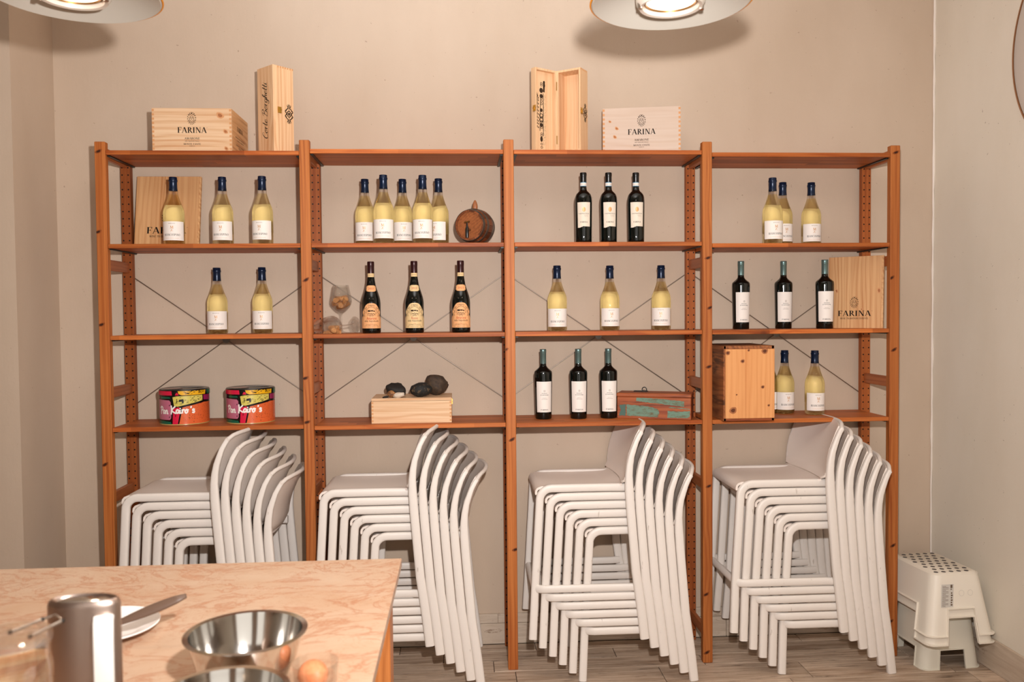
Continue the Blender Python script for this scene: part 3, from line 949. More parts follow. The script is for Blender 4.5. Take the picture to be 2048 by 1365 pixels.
def bottle_amarone(paper, year, title):
    t = thing('wine_bottle', 'x', 'bottle')
    prof = [(0, .008), (.03, .001), (.0365, .0), (.039, .004), (.040, .012), (.040, .129), (.0388, .142), (.0362, .1548), (.031, .172), (.0245, .191), (.0206, .206), (.0175, .224), (.0152, .240), (.0144, .258), (.0140, .306), (0, .306)]
    lathe('glass', prof, M['darkglass'], t, 36)
    lathe('capsule', [(.0147, .2568), (.0148, .258), (.0146, .287), (.0151, .2885), (.0150, .304), (.014, .3078), (0, .308)], M['cap_wine'], t, 28)
    nb = wrap_sheet('neck_band', [(.241, -.016, .016), (.2568, -.016, .016)], prof, .0006, M['paper_tan'], t, 16)
    decal('lettering', [sans('AB 0217', .006, 0, .247, .016)], nb, wrap_fn(prof, .0009), [M['ink_soft']])
    # vintage tag, scalloped
    hw = [(.178, .011), (.180, .0205), (.184, .0235), (.1915, .0225), (.199, .0235), (.203, .0205), (.205, .011)]
    tg = wrap_sheet('vintage_tag', [(z, -a, a) for z, a in hw], prof, .0006, paper, t, 14)
    decal('lettering', [sans(year, .012, 0, .1875, .024), ellipse_ring(-.0195, .182, .002, .002, .0006, 8) + ellipse_ring(.0195, .182, .002, .002, .0006, 8) + ellipse_ring(-.0195, .201, .002, .002, .0006, 8) + ellipse_ring(.0195, .201, .002, .002, .0006, 8)], tg, wrap_fn(prof, .001), [M['ink_red'], M['ink_brown']])
    rows_ = [(.0215, .055), (.060, .055), (.0705, .047), (.078, .040), (.084, .044), (.092, .045), (.098, .041), (.105, .036), (.111, .031), (.117, .027), (.1215, .023), (.126, .017), (.1285, .008)]
    lab = wrap_sheet('label', [(z, -a, a) for z, a in rows_], prof, .0005, paper, t, 24)
    dark = serif('FARINA', .0058, 0, .1165, .028, .06) + sans('della Valpolicella', .011, 0, .049, .064, .15)
    dark += ellipse_ring(0, .0935, .021, .019, .0012, 26) + ellipse_ring(0, .0935, .026, .023, .0008, 26, True)
    dark += [_r(-.016, .092, -.004, .099), _r(-.003, .0935, .008, .0985), _r(.009, .092, .015, .097), _r(-.017, .0905, .017, .0915)]
    dark += stroke([(-.014, .086), (-.006, .083), (.002, .086)], .0022) + stroke([(.002, .081), (.008, .084), (.014, .082)], .0022) + stroke([(-.006, .077), (0, .079), (.006, .077)], .0016)
    for s_ in (-1, 1):
        dark += stroke([(s_ * .030, .072), (s_ * .034, .084), (s_ * .028, .09), (s_ * .036, .098), (s_ * .03, .106)], .0016)
        dark += stroke([(s_ * .020, .112), (s_ * .026, .106), (s_ * .022, .101)], .0014) + stroke([(s_ * .041, .03), (s_ * .043, .05), (s_ * .039, .068)], .001)
        dark += ellipse_ring(s_ * .033, .108, .003, .003, .0012, 10) + ellipse_ring(s_ * .04, .074, .003, .003, .0012, 10)
    dark += [_r(-.036, .0432, .036, .044)] + sans('imbottigliato all origine da', .0042, 0, .036, .05) + sans('Farina  S. Pietro in Cariano  Italia', .004, 0, .032, .062) + sans('75cl', .0045, -.03, .0255, .009) + sans('PRODUCT OF ITALY', .004, 0, .0255, .034) + sans('15%vol', .0045, .031, .0255, .012)
    red = sans(title, .017, 0, .0585, .044 if title == 'Amarone' else .028, .12) + sans('docg', .0045, 0, .0395, .009)
    decal('lettering', [dark, red], lab, wrap_fn(prof, .001), [M['ink_brown'], M['ink_red']])
    return t
def face(x, y):                     # turn of a label that looks straight at the middle of the room
    return math.atan((1.4706 - x) / (y + 3.51))
W0, M0, V0 = bottle_white(), bottle_modo(), bottle_valpo()
WHITE = [
 (1, .263, .10, 2, 0, -12, 'white wine bottle standing in front of the tall pine board in the top left bay'),
 (1, .468, .095, 2, 0, -14, 'middle white wine bottle on the shelf holding the tall pine board'),
 (1, .639, .075, 2, 0, -20, 'rightmost white wine bottle on the shelf holding the pine board'),
 (2, 1.062, .15, 2, 1, -8, 'first white wine bottle from the left in the row of five beside the barrel'),
 (2, 1.152, .04, 2, 1, -6, 'second and nearer bottle in the row of five white wines beside the barrel'),
 (2, 1.225, .15, 2, 1, 6, 'middle bottle of the five white wines beside the barrel, set back'),
 (2, 1.317, .045, 2, 1, -8, 'fourth and nearer bottle in the row of five white wines beside the barrel'),
 (2, 1.382, .135, 2, 1, -30, 'fifth white wine bottle, half hidden and nearest to the small barrel'),
 (4, 2.843, .06, 2, 3, 22, 'front white wine bottle of the overlapping pair in the top right bay'),
 (4, 2.938, .185, 2, 3, 24, 'rear white wine bottle of the overlapping pair in the top right bay'),
 (4, 3.073, .19, 2, 3, 20, 'white wine bottle standing alone right of the overlapping pair in the top right bay'),
 (1, .408, .20, 3, 0, -10, 'brightly glowing white wine bottle, left of the two above the painted tins'),
 (1, .606, .185, 3, 0, -8, 'white wine bottle, right of the two on the shelf above the painted tins'),
 (3, 1.900, .14, 3, 2, 2, 'left of the three white wine bottles below the grey label bottles'),
 (3, 2.140, .165, 3, 2, 10, 'middle of the three white wine bottles below the grey label bottles'),
 (3, 2.372, .165, 3, 2, -2, 'right of the three white wine bottles below the grey label bottles'),
 (4, 2.890, .225, 4, 3, 14, 'white wine bottle almost hidden behind the upright pine crate'),
 (4, 2.954, .20, 4, 3, 24, 'white wine bottle standing clear just right of the upright pine crate'),
 (4, 3.072, .145, 4, 3, 22, 'white wine bottle furthest right on the shelf with the upright pine crate'),
]
for i, (_, x, y, lv, s, rz, lab_) in enumerate(WHITE):
    loc = (x, y, SH[lv][s])
    if i == 0:
        W0['label'] = lab_
        W0.location = loc
        W0.rotation_euler = (0, 0, R_(rz) + face(x, y))
    else:
        dup(W0, lab_, loc, R_(rz) + face(x, y))
for i, (x, y, lv, s, rz, lab_) in enumerate([
 (1.836, .15, 4, 2, 8, 'dark bottle with tall white label, first of three beside the turquoise-painted box'),
 (1.992, .14, 4, 2, 6, 'dark bottle with tall white label, middle of three beside the turquoise-painted box'),
 (2.1265, .14, 4, 2, 8, 'dark bottle with tall white label touching the turquoise-painted box'),
 (2.748, .195, 3, 3, 22, 'dark bottle with tall white label, furthest from the lettered pine board'),
 (2.952, .21, 3, 3, 16, 'dark bottle with tall white label, middle of three left of the lettered pine board'),
 (3.108, .125, 3, 3, 14, 'dark bottle with tall white label overlapping the lettered pine board')]):
    loc = (x, y, SH[lv][s])
    if i == 0:
        M0['label'] = lab_
        M0.location = loc
        M0.rotation_euler = (0, 0, R_(rz) + face(x, y))
    else:
        dup(M0, lab_, loc, R_(rz) + face(x, y))
for i, (x, rz, lab_) in enumerate([
 (2.009, 3, 'left of the three black bottles with torn-edge grey labels on the second shelf'),
 (2.119, 10, 'middle of the three black bottles with torn-edge grey labels on the second shelf'),
 (2.239, 8, 'right of the three black bottles with torn-edge grey labels on the second shelf')]):
    loc = (x, .07, SH[2][2])
    if i == 0:
        V0['label'] = lab_
        V0.location = loc
        V0.rotation_euler = (0, 0, R_(rz) + face(x, .07))
    else:
        dup(V0, lab_, loc, R_(rz) + face(x, .07))
A0 = bottle_amarone(M['paper_orange'], '2021', 'Amarone')
tag(A0, 'dark bottle with ornate orange label standing beside the wine glasses', 'bottle', 'dark bottles with ornate labels')
A0.location, A0.rotation_euler = (1.089, .09, SH[3][1]), (0, 0, face(1.089, .09))
A1 = bottle_amarone(M['paper_tan'], '2023', 'Rosso')
tag(A1, 'dark bottle with ornate cream label between the two orange-labelled ones', 'bottle', 'dark bottles with ornate labels')
A1.location, A1.rotation_euler = (1.275, .07, SH[3][1]), (0, 0, face(1.275, .07))
dup(A0, 'dark bottle with ornate orange label, furthest from the wine glasses', (1.474, .055, SH[3][1]), face(1.474, .055), 'dark bottles with ornate labels')

# ------------------------------------------------------------------ pine crates and boards
def flatF(y):                       # print on a front face at depth y
    return lambda a, b: (a, y, b)
def crate(label, L, D, H, loc, rz, mf, knots):
    t = thing('wine_crate', label, 'crate', loc, R_(rz), 'lettered pine wine crates on top')
    th = .01
    link('front_panel', from_bm(bm_box((L, th, H), (0, th / 2, H / 2), .0008)), mf, t)
    link('back_panel', from_bm(bm_box((L, th, H), (0, D - th / 2, H / 2), .0008)), mf, t)
    for s in (-1, 1):
        link('side_panel', from_bm(bm_box((th, D - 2 * th, H), (s * (L / 2 - th / 2), D / 2, H / 2), .0008)), M['crate_side'], t)
    link('lid', from_bm(bm_box((L - 2 * th, D - 2 * th, .008), (0, D / 2, H - .005), .0005)), mf, t)
    link('base', from_bm(bm_box((L - 2 * th, D - 2 * th, .008), (0, D / 2, .005), .0005)), mf, t)
    n = 10
    boxes('finger_joints', [((.009, .0006, H / (2 * n)), (s * (L / 2 - .0046), -.0002, H * (k + .5) / n)) for s in (-1, 1) for k in range(n)], M['joint'], t)['kind'] = 'stuff'
    k = H / .172
    dark = serif('FARINA', .0232, 0, .074, .118, .04) + [_r(.0605, .0945, .062, .096)]
    soft = crest(0, .1335, .049) + serif('AMARONE', .0085, 0, .047, .062, .06) + sans('della Valpolicella Classico', .0062, 0, .0385, .058, .3) + serif('MONTE FANTE', .0072, 0, .0245, .070, .06) + sans('RISERVA', .0042, 0, .0185, .022)
    decal('lettering', [dark, soft], t, flatF(-.0005), [M['ink'], M['ink_brown']])
    knot_marks(t, knots, flatF(-.0004), .009, .0065, -35, L / 2, ('knot_pale', 'knot_tan'))
    side = serif('FARINA', .02, .13, .10, .09, .04)
    for j, (tx, z) in enumerate((('AMARONE DELLA VALPOLICELLA', .068), ('CLASSICO RISERVA', .057), ('MONTE FANTE', .036), ('ITALIA', .027))):
        side += sans(tx, .008, .13, z, (.15, .11, .13, .05)[j])
    decal('side_lettering', [side], t, lambda a, b: (L / 2 + .0005, a, b), [M['ink_brown']])
    return t
crate('pine wine crate with dark knots on the front, above the top left bay', .322, .268, .1755, (.3735, .012, SH[1][0]), 0, M['crate'], [(.115, .146, 1.5), (.136, .08), (.138, .010, .9)])
crate('bleached pale wine crate with three small knots, beside the open presentation box', .332, .24, .190, (2.258, .038, SH[1][2]), -9.5, M['crate_white'], [(-.135, .132, .6), (-.106, .102, .8), (-.114, .066, .8)])

def board(label, L, H, loc, lean, rz, knots=()):
    t = thing('pine_board', label, 'board', loc, rot=(R_(-lean), 0, R_(rz)))
    link('panel', from_bm(bm_box((L, .012, H), (0, .006, H / 2), .001)), M['board'], t)
    link('edge_strip', from_bm(bm_box((.008, .016, H), (L / 2 + .004, .008, H / 2), .001)), M['crate_side'], t)
    if knots:
        knot_marks(t, knots, flatF(-.0004), .006, .011, 10, L / 2, ('knot_pale', 'knot_tan'))
    k = L / .24
    dark = serif('FARINA', .026 * k, 0, .058 * k, .150 * k, .04) + [_r(.079 * k, .081 * k, .081 * k, .083 * k)] + serif('WINE TRADITION EVOLVES', .008 * k, 0, .043 * k, .126 * k, .05)
    decal('lettering', [dark, crest(0, .123 * k, .052 * k)], t, flatF(-.0005), [M['ink'], M['ink_brown']])
    return t
board('pale pine wine board leaning on the wall behind a white wine bottle', .270, .326, (.186, .215, SH[2][0]), 10, 0)
board('knotty pine wine board with full lettering beside the right end post', .228, .325, (3.245, .128, SH[3][3]), 3, -40, [(-.078, .17, .8), (.104, .168), (.032, .085, .5)])

# closed tall box, corner towards the viewer
HB = .362
tb = thing('presentation_box', 'closed tall pine bottle box with flowing script, above the top left bay', 'box', (.704, .022, SH[1][0]), R_(46), 'tall pine bottle boxes')
link('lid', from_bm(bm_box((.0265, .115, HB), (.01325, .0575, HB / 2), .0012)), M['crate_z'], tb)
link('body', from_bm(bm_box((.0725, .115, HB), (.0275 + .03625, .0575, HB / 2), .0012)), M['crate_z'], tb)
boxes('finger_joints', [((.0055, .0006, .0075), (.026 + .0118 * k, -.0002, HB - .0042)) for k in range(7)], M['joint'], tb)['kind'] = 'stuff'
decal('script_lettering', [hand('Corte Borghetti', .036, .055, -.012, .0026, .42, True, .93)], tb, lambda a, b: (-.0006, b + .056, a), [M['ink']])
decal('crest', [ornament(0, 0, .082, .038)], tb, lambda a, b: (.076 + a, -.0005, .168 + b), [M['ink_brown']])
def latch(parent, loc, rot=(0, 0, 0)):
    o = boxes('latch', [((.018, .002, .026), (0, -.001, 0)), ((.020, .004, .004), (0, -.002, .002)), ((.004, .004, .018), (0, -.002, -.001)), ((.016, .004, .004), (0, -.002, -.011))], M['brass'], parent)
    o.location, o.rotation_euler = loc, rot
    return o
latch(tb, (.030, 0, .178))

# open tall box: body and printed lid hinged at the middle
def tray_bm(Wd, D, H, th=.0085):
    bm = bmesh.new()
    bm_box((Wd, th, H), (Wd / 2, D - th / 2, H / 2), bm=bm)
    for x in (th / 2, Wd - th / 2):
        bm_box((th, D - th, H), (x, (D - th) / 2, H / 2), bm=bm)
    for z in (th / 2, H - th / 2):
        bm_box((Wd - 2 * th, D - th, th), (Wd / 2, (D - th) / 2, z), bm=bm)
    return bm
HO = .350
ob = thing('presentation_box', 'open tall pine bottle box showing a black village print inside its lid', 'box', (1.896, .072, SH[1][2]), 0, 'tall pine bottle boxes')
body = link('body', from_bm(tray_bm(.113, .072, HO)), M['crate_z'], ob, (0, 0, 0), (0, 0, R_(-33.4)))
boxes('finger_joints', [((.0006, .0055, .0075), (.1132, .008 + .0125 * k, HO - .0042)) for k in range(5)], M['joint'], body)['kind'] = 'stuff'
decal('crest', [ornament(0, 0, .08, .036)], body, lambda a, b: (.1135, .046 + a, .166 + b), [M['ink_brown']])
latch(body, (.113, .010, .168), (0, 0, R_(90)))
lid = link('lid', from_bm(tray_bm(.115, .028, HO)), M['crate_z'], ob, (-.098, -.060, 0), (0, 0, R_(31.5)))
latch(lid, (.0, .006, .178), (0, 0, R_(-90)))
rv = random.Random(5)
pr = []
def vx(x, z, wd, h): pr.append(_r(x, z, x + wd, z + h))
# roof line, houses with windows, trees and a dotted foreground, printed sideways
pr += stroke([(.012, .300), (.020, .255), (.027, .235)], .005, 4) + stroke([(.024, .235), (.022, .15), (.020, .09), (.013, .012)], .0035, 4)
for z in [.028, .036, .058, .072, .108, .12, .135, .15, .163, .18, .195, .21]:
    pr += ellipse_ring(.017 + .003 * (z > .09), z, .0042, .0036, .0022, 8)
for z in [.10, .115, .127, .141, .156, .170, .185, .2, .215, .225]:
    vx(.0285, z, .004, .007)
    vx(.0235, z + .002, .0025, .009)
for z in [.02, .034, .07, .078, .104, .13, .148, .205, .217, .229, .285, .292]:
    pr += ellipse_ring(.047, z, .0055, .004, .0022, 10)
for z, a, b in ((.055, .007, .012), (.115, .008, .009), (.178, .007, .008), (.238, .009, .009), (.262, .010, .011)):
    pr += disc2(.046, z, a, b, 12)
for z in (.137, .155):
    pr += ellipse_ring(.045, z, .009, .008, .003, 12)
vx(.056, .256, .009, .045)
pr += disc2(.0615, .298, .005, .007, 10) + disc2(.0625, .285, .0045, .01, 10)
pr += stroke([(.038, .09), (.039, .15), (.041, .2), (.043, .235)], .003, 4) + stroke([(.057, .07), (.055, .13), (.057, .2), (.056, .25)], .003, 4)
for _ in range(240):
    z = rv.uniform(.03, .245)
    x = .056 + abs(rv.gauss(0, .008))
    if x < .1:
        vx(x, z, .0013, .0009)
for _ in range(14):
    z = rv.uniform(.03, .3)
    vx(.0115, z, .0035, .004)
decal('village_print', [pr], lid, lambda a, b: (a, .0188, b), [M['ink_brown']])
for z in (.055, .285):
    link('hinge', from_bm(bm_box((.004, .004, .036), (0, -.001, z))), M['brass_dark'], ob)

# ------------------------------------------------------------------ barrel
bt = thing('barrel', 'small oak barrel with a brass tap lying on its side beside five white wines', 'barrel', (1.514, .06, SH[2][1] + .0015), R_(-24))
BL, RH, RB = .128, .0655, .0765
cz = RB + .0015
def rb(t):
    return RH + (RB - RH) * math.sin(PI * t)
NS = 16
for k in range(NS):
    v, f = [], []
    a0, a1 = 2 * PI * (k + .02) / NS, 2 * PI * (k + .98) / NS
    for j in range(9):
        t = j / 8
        for rr in (rb(t), rb(t) - .008):
            for q in range(3):
                a = a0 + (a1 - a0) * q / 2
                v.append((rr * math.cos(a), BL * t, rr * math.sin(a) + cz))
    for j in range(8):
        for q in range(2):
            a, b = j * 6 + q, (j + 1) * 6 + q
            f += [(a, a + 1, b + 1, b), (a + 3, b + 3, b + 4, a + 4)]
        a, b = j * 6, (j + 1) * 6
        f += [(a, b, b + 3, a + 3), (a + 2, a + 5, b + 5, b + 2)]
    for e in (0, 48):
        f += [(e, e + 3, e + 4, e + 1), (e + 1, e + 4, e + 5, e + 2)]
    bm = bmesh.new()
    bm.from_mesh(mesh_of(v, f))
    link('stave', from_bm(bm), M['stave'], bt)
for t in (.035, .27, .73, .965):
    y = BL * t
    lathe('hoop', [(rb(t - .045) + .0002, -.0065), (rb(t - .045) + .0016, -.0065), (rb(t + .045) + .0016, .0065), (rb(t + .045) + .0002, .0065)], M['hoop'], bt, 40, (0, y, cz), (R_(-90), 0, 0))
for y, s in ((.010, 1), (BL - .010, -1)):
    lathe('head', [(0, -.003), (RH - .0065, -.003), (RH - .0065, .003), (0, .003)], M['head'], bt, 36, (0, y, cz), (R_(-90), R_(20), 0))
tube('tap', [(0, .008, cz - .020), (0, -.030, cz - .020)], [.0055, .0065], M['brass_dark'], bt, 12)
lathe('tap_spout', [(0, -.034), (.0065, -.034), (.0075, -.02), (.0075, .006), (.0052, .012), (.003, .02), (.003, .030), (0, .030)], M['black'], bt, 16, (0, -.024, cz - .022))
tube('tap_handle', [(-.012, -.024, cz + .010), (.012, -.024, cz + .013)], .0034, M['brass_dark'], bt, 10)
lathe('bung', [(0, -.004), (.011, -.004), (.0112, .006), (.0118, .012), (.0105, .023), (.007, .034), (.003, .041), (0, .042)], M['tap_wood'], bt, 14, (-.004, .075, cz + RB - .002))

# ------------------------------------------------------------------ wine glasses and corks
gl = [(.0, .0025), (.018, .0022), (.034, .0006), (.0355, .0015), (.034, .0032), (.02, .0048), (.008, .0085), (.0042, .016), (.0036, .04), (.0038, .078), (.0062, .088), (.018, .096), (.034, .111), (.044, .125), (.0475, .138), (.0465, .150), (.0415, .178), (.0345, .211), (.0336, .2113), (.0405, .178), (.0453, .150), (.0463, .138), (.0428, .126), (.033, .1125), (.017, .0978), (.0, .0945)]
g1 = lathe('wine_glass', gl, M['glass'], None, 36, (.9455, .195, SH[3][1]))
tag(g1, 'stemmed wine glass standing upright with corks heaped in its bowl', 'wine glass', 'wine glasses holding corks')
ax = Vector((-.126, -.165, .0)).normalized()
zq = Vector((0, 0, 1)).rotation_difference(Vector((ax.x, ax.y, -.055)).normalized())
g2 = link('wine_glass', g1.data.copy(), [], None, (1.008, .178, SH[3][1] + .0372), zq.to_euler(), False)
tag(g2, 'stemmed wine glass lying on its side with corks spilling towards its rim', 'wine glass', 'wine glasses holding corks')
def cork_mesh():
    return lathe_mesh([(0, -.022), (.0108, -.022), (.0115, -.020), (.0115, .020), (.0108, .022), (0, .022)], 14)
ck = cork_mesh()
ck.materials.append(M['cork'])
for p in ck.polygons:
    p.use_smooth = len(p.vertices) == 4 and abs(p.normal.z) < .5
bx, by, bz = .9455, .195, SH[3][1]
for px, py, pz, rx, ry, rz in [(-.006, -.004, .1185, 80, 10, 20), (.014, .010, .124, 60, 30, 100), (-.018, .008, .131, 95, 0, 60), (.019, -.012, .137, 50, 20, 10), (-.013, -.018, .147, 100, 5, -15), (.006, -.006, .152, 75, 40, 70), (-.004, .016, .151, 90, 15, 120)]:
    o = bpy.data.objects.new('cork', ck)
    COL.objects.link(o)
    o.location = (bx + px, by + py, bz + pz)
    o.rotation_euler = (R_(rx), R_(ry), R_(rz))
    tag(o, 'used brown wine cork heaped inside the upright wine glass', 'cork', 'corks in the upright glass')
gx, gy, gz = 1.008, .178, SH[3][1] + .0372
for d, sd, pz, rz in [(.128, -.012, -.026, 70), (.130, .014, -.024, 100), (.152, -.004, -.028, 80), (.150, .018, -.014, 15), (.128, .0, -.006, 60)]:
    o = bpy.data.objects.new('cork', ck)
    COL.objects.link(o)
    c_ = Vector((gx, gy, gz)) + ax * d + Vector((-ax.y, ax.x, 0)) * sd + Vector((0, 0, pz - .055 * d))
    o.location = c_
    o.rotation_euler = (R_(90), 0, R_(rz))
    tag(o, 'used brown wine cork inside the wine glass lying on its side', 'cork', 'corks in the lying glass')

# ------------------------------------------------------------------ painted tins
def grid_patch(poly, step=.006):
    bm = bmesh.new()
    bm.faces.new([bm.verts.new((x, 0, z)) for x, z in poly])
    x0, x1 = min(p[0] for p in poly), max(p[0] for p in poly)
    k = math.ceil(x0 / step) * step
    while k < x1:
        bmesh.ops.bisect_plane(bm, geom=bm.verts[:] + bm.edges[:] + bm.faces[:], plane_co=(k, 0, 0), plane_no=(1, 0, 0))
        k += step
    out = [[(v.co.x, v.co.z) for v in f.verts] for f in bm.faces]
    bm.free()
    return out
def tin(label, loc, rz):
    t = thing('biscuit_tin', label, 'tin', loc, R_(rz), 'painted round tins')
    RT, HT = .101, .150
    pf = [(RT, 0), (RT, HT)]
    lathe('body', [(0, .002), (RT - .004, .002), (RT - .001, .0), (RT, .003), (RT, .128), (0, .128)], M['t_black'], t, 56)
    lathe('rim', [(RT - .002, .0), (RT + .0012, .0), (RT + .0016, .002), (RT + .0004, .0045)], M['t_rim'], t, 56)
    ld = lathe('lid', [(RT + .0003, .124), (RT + .0022, .124), (RT + .0024, .127), (RT + .002, .145), (RT - .001, .1492), (RT - .006, .15), (RT - .012, .1485), (0, .1505)], M['t_black'], t, 56)
    fn = wrap_fn(pf, .0008)
    # outlines measured along the wall of the tin: (distance round, height)
    pink = grid_patch([(-.165, .022), (-.06, .022), (-.054, .03), (-.052, .06), (-.055, .098), (-.062, .105), (-.165, .108)])
    red = grid_patch([(-.048, .003), (-.026, .003), (-.02, .035), (-.013, .062), (-.02, .076), (-.044, .07), (-.046, .04)])
    orange = grid_patch([(-.02, .004), (.17, .002), (.17, .09), (.09, .092), (.02, .08), (-.006, .074), (-.012, .04)])
    yel = grid_patch([(-.046, .118), (-.04, .082), (-.026, .078), (.0, .084), (.082, .1), (.082, .124), (-.03, .122)])
    grn = grid_patch([(-.165, .004), (-.052, .004), (-.056, .014), (-.1, .018), (-.165, .018)]) + grid_patch([(-.11, .112), (-.055, .113), (-.06, .1185), (-.11, .119)])
    pur = grid_patch([(.088, .102), (.17, .095), (.17, .123), (.087, .123)])
    rr = random.Random(3)
    blk = []
    for _ in range(130):
        x, z = rr.uniform(-.01, .15), rr.uniform(.008, .085)
        blk.append([(x, z), (x + rr.uniform(.001, .004), z + .0006), (x + rr.uniform(.001, .004), z + .0016), (x, z + .001)])
    for _ in range(60):
        x, z = rr.uniform(-.038, .078), rr.uniform(.086, .119)
        blk.append([(x, z), (x + rr.uniform(.002, .010), z + .0008), (x + rr.uniform(.002, .008), z + .0022), (x, z + .0012)])
    for x, z, w_, h_ in ((-.02, .098, .02, .012), (-.008, .092, .008, .016), (-.03, .09, .003, .022), (-.036, .034, .003, .02), (-.063, .08, .004, .008), (-.064, .03, .004, .008)):
        blk += grid_patch([(x, z), (x + w_, z + h_ * .2), (x + w_ * .9, z + h_), (x + .001, z + h_ * .8)])
    decal('painted_pattern', [pink, red, orange, yel, grn, pur], t, fn, [M['t_pink'], M['t_red'], M['t_orange'], M['t_yellow'], M['t_green'], M['t_purple']], smooth=True)
    decal('black_marks', [blk], t, wrap_fn(pf, .0011), [M['t_black']])
    txt = hand('Pan', .03, -.118, .048, .0058, 0, None, .9) + hand('Kairo', .031, -.056, .05, .0062, 0, None, .92) + hand("'s", .031, .0265, .05, .0062, 0, None, .9)
    decal('lettering', [txt], t, wrap_fn(pf, .0014), [M['t_white']])
    fl2 = wrap_fn([(RT + .0024, 0), (RT + .002, HT)], .0006)
    lr = grid_patch([(-.165, .126), (-.048, .126), (-.05, .144), (-.165, .144)])
    lp = grid_patch([(-.036, .126), (-.02, .126), (-.023, .135), (-.03, .137)])
    lg = grid_patch([(-.02, .132), (-.008, .126), (.098, .126), (.1, .144), (-.024, .144)])
    lb = grid_patch([(.112, .126), (.17, .126), (.17, .144), (.112, .144)])
    ln = []
    for _ in range(26):
        x, z = rr.uniform(-.01, .085), rr.uniform(.128, .142)
        ln.append([(x, z), (x + rr.uniform(.004, .014), z + .002), (x + .006, z + .0036), (x, z + .0016)])
    decal('lid_pattern', [lr, lp, lg, lb], ld, fl2, [M['t_red'], M['t_red'], M['t_gold'], M['t_green']], smooth=True)
    decal('lid_marks', [ln], ld, wrap_fn([(RT + .0024, 0), (RT + .002, HT)], .0009), [M['t_black']])
    top = [[(a, b) for a, b in disc2(-.045, -.03, .04, .035, 16)[0]], disc2(.03, .02, .05, .03, 16)[0]]
    decal('top_pattern', [[top[0]], [top[1]]], ld, lambda a, b: (a, b, .1512), [M['t_lid'], M['t_blue']])
    return t
tin('round tin painted with colour blocks, under the left end of the wire brace', (.2735, .155, SH[4][0]), 16)
tin('round tin painted with colour blocks, standing nearer the second shelf post', (.555, .155, SH[4][0]), 15)

# ------------------------------------------------------------------ flat pine box with stones
sb = thing('wine_box', 'low pine box with a brass clasp carrying dark stones on its top', 'box', (1.2585, .046, SH[4][1]))
L, D, H = .342, .205, .1075
link('body', from_bm(bm_box((L, D, H - .013), (0, D / 2, (H - .013) / 2), .001)), M['crate'], sb)
link('lid', from_bm(bm_box((L, D, .012), (0, D / 2, H - .006), .001)), M['crate'], sb)
boxes('finger_joints', [((.0085, .0006, .0075), (s * (L / 2 - .0043), -.0002, .011 + .0155 * k)) for s in (-1, 1) for k in range(6)], M['joint'], sb)['kind'] = 'stuff'
latch(sb, (L / 2, .05, H - .02), (0, 0, R_(90)))
def stone(label, loc, size, mat, seed, amp, rot=(0, 0, 0), sub=3, freq=1.0):
    rr = random.Random(seed)
    bm = bmesh.new()
    bmesh.ops.create_icosphere(bm, subdivisions=sub, radius=1.0)
    from mathutils import noise as mn
    o3 = Vector((rr.uniform(0, 50), rr.uniform(0, 50), rr.uniform(0, 50)))
    for v in bm.verts:
        p = v.co.copy()
        k = 1 + amp * mn.noise(p * 1.3 * freq + o3) + amp * .5 * mn.noise(p * 3.2 * freq + o3) + amp * .25 * mn.noise(p * 8 * freq + o3)
        v.co = Vector((p.x * size[0], p.y * size[1], p.z * size[2])) * k
    bmesh.ops.rotate(bm, cent=(0, 0, 0), matrix=Matrix.Rotation(rot[1], 3, 'Y') @ Matrix.Rotation(rot[2], 3, 'Z'), verts=bm.verts)
    zl = min(v.co.z for v in bm.verts)
    bmesh.ops.translate(bm, vec=(0, 0, -zl - .001), verts=bm.verts)
    o = link('stone', from_bm(bm), mat, None, loc, smooth=True)
    return tag(o, label, 'stone', 'stones on the low pine box')
zt = SH[4][1] + H
stone('rough matt black stone, leftmost of the large ones on the low pine box', (1.186, .125, zt), (.046, .04, .029), M['rock_black'], 3, .3, (0, R_(8), 0))
stone('rounded dark stone flecked with tan, in front of the brown stone', (1.297, .095, zt), (.047, .04, .0315), M['rock_speck'], 9, .12)
stone('large brown-black stone set behind the flecked stone', (1.362, .168, zt), (.052, .04, .046), M['rock_brown'], 21, .22, (0, R_(15), 0))
stone('small chalk-white stone in front of the matt black one', (1.203, .072, zt), (.0265, .014, .0115), M['rock_white'], 5, .3, (0, R_(-8), 0))
stone('small tan and brown pitted stone left of the white one', (1.172, .076, zt), (.017, .014, .0145), M['rock_tan'], 14, .35)
stone('tiny black sliver of stone at the left front of the low pine box', (1.147, .066, zt), (.013, .007, .0045), M['rock_black'], 8, .3, (0, R_(-12), 0))

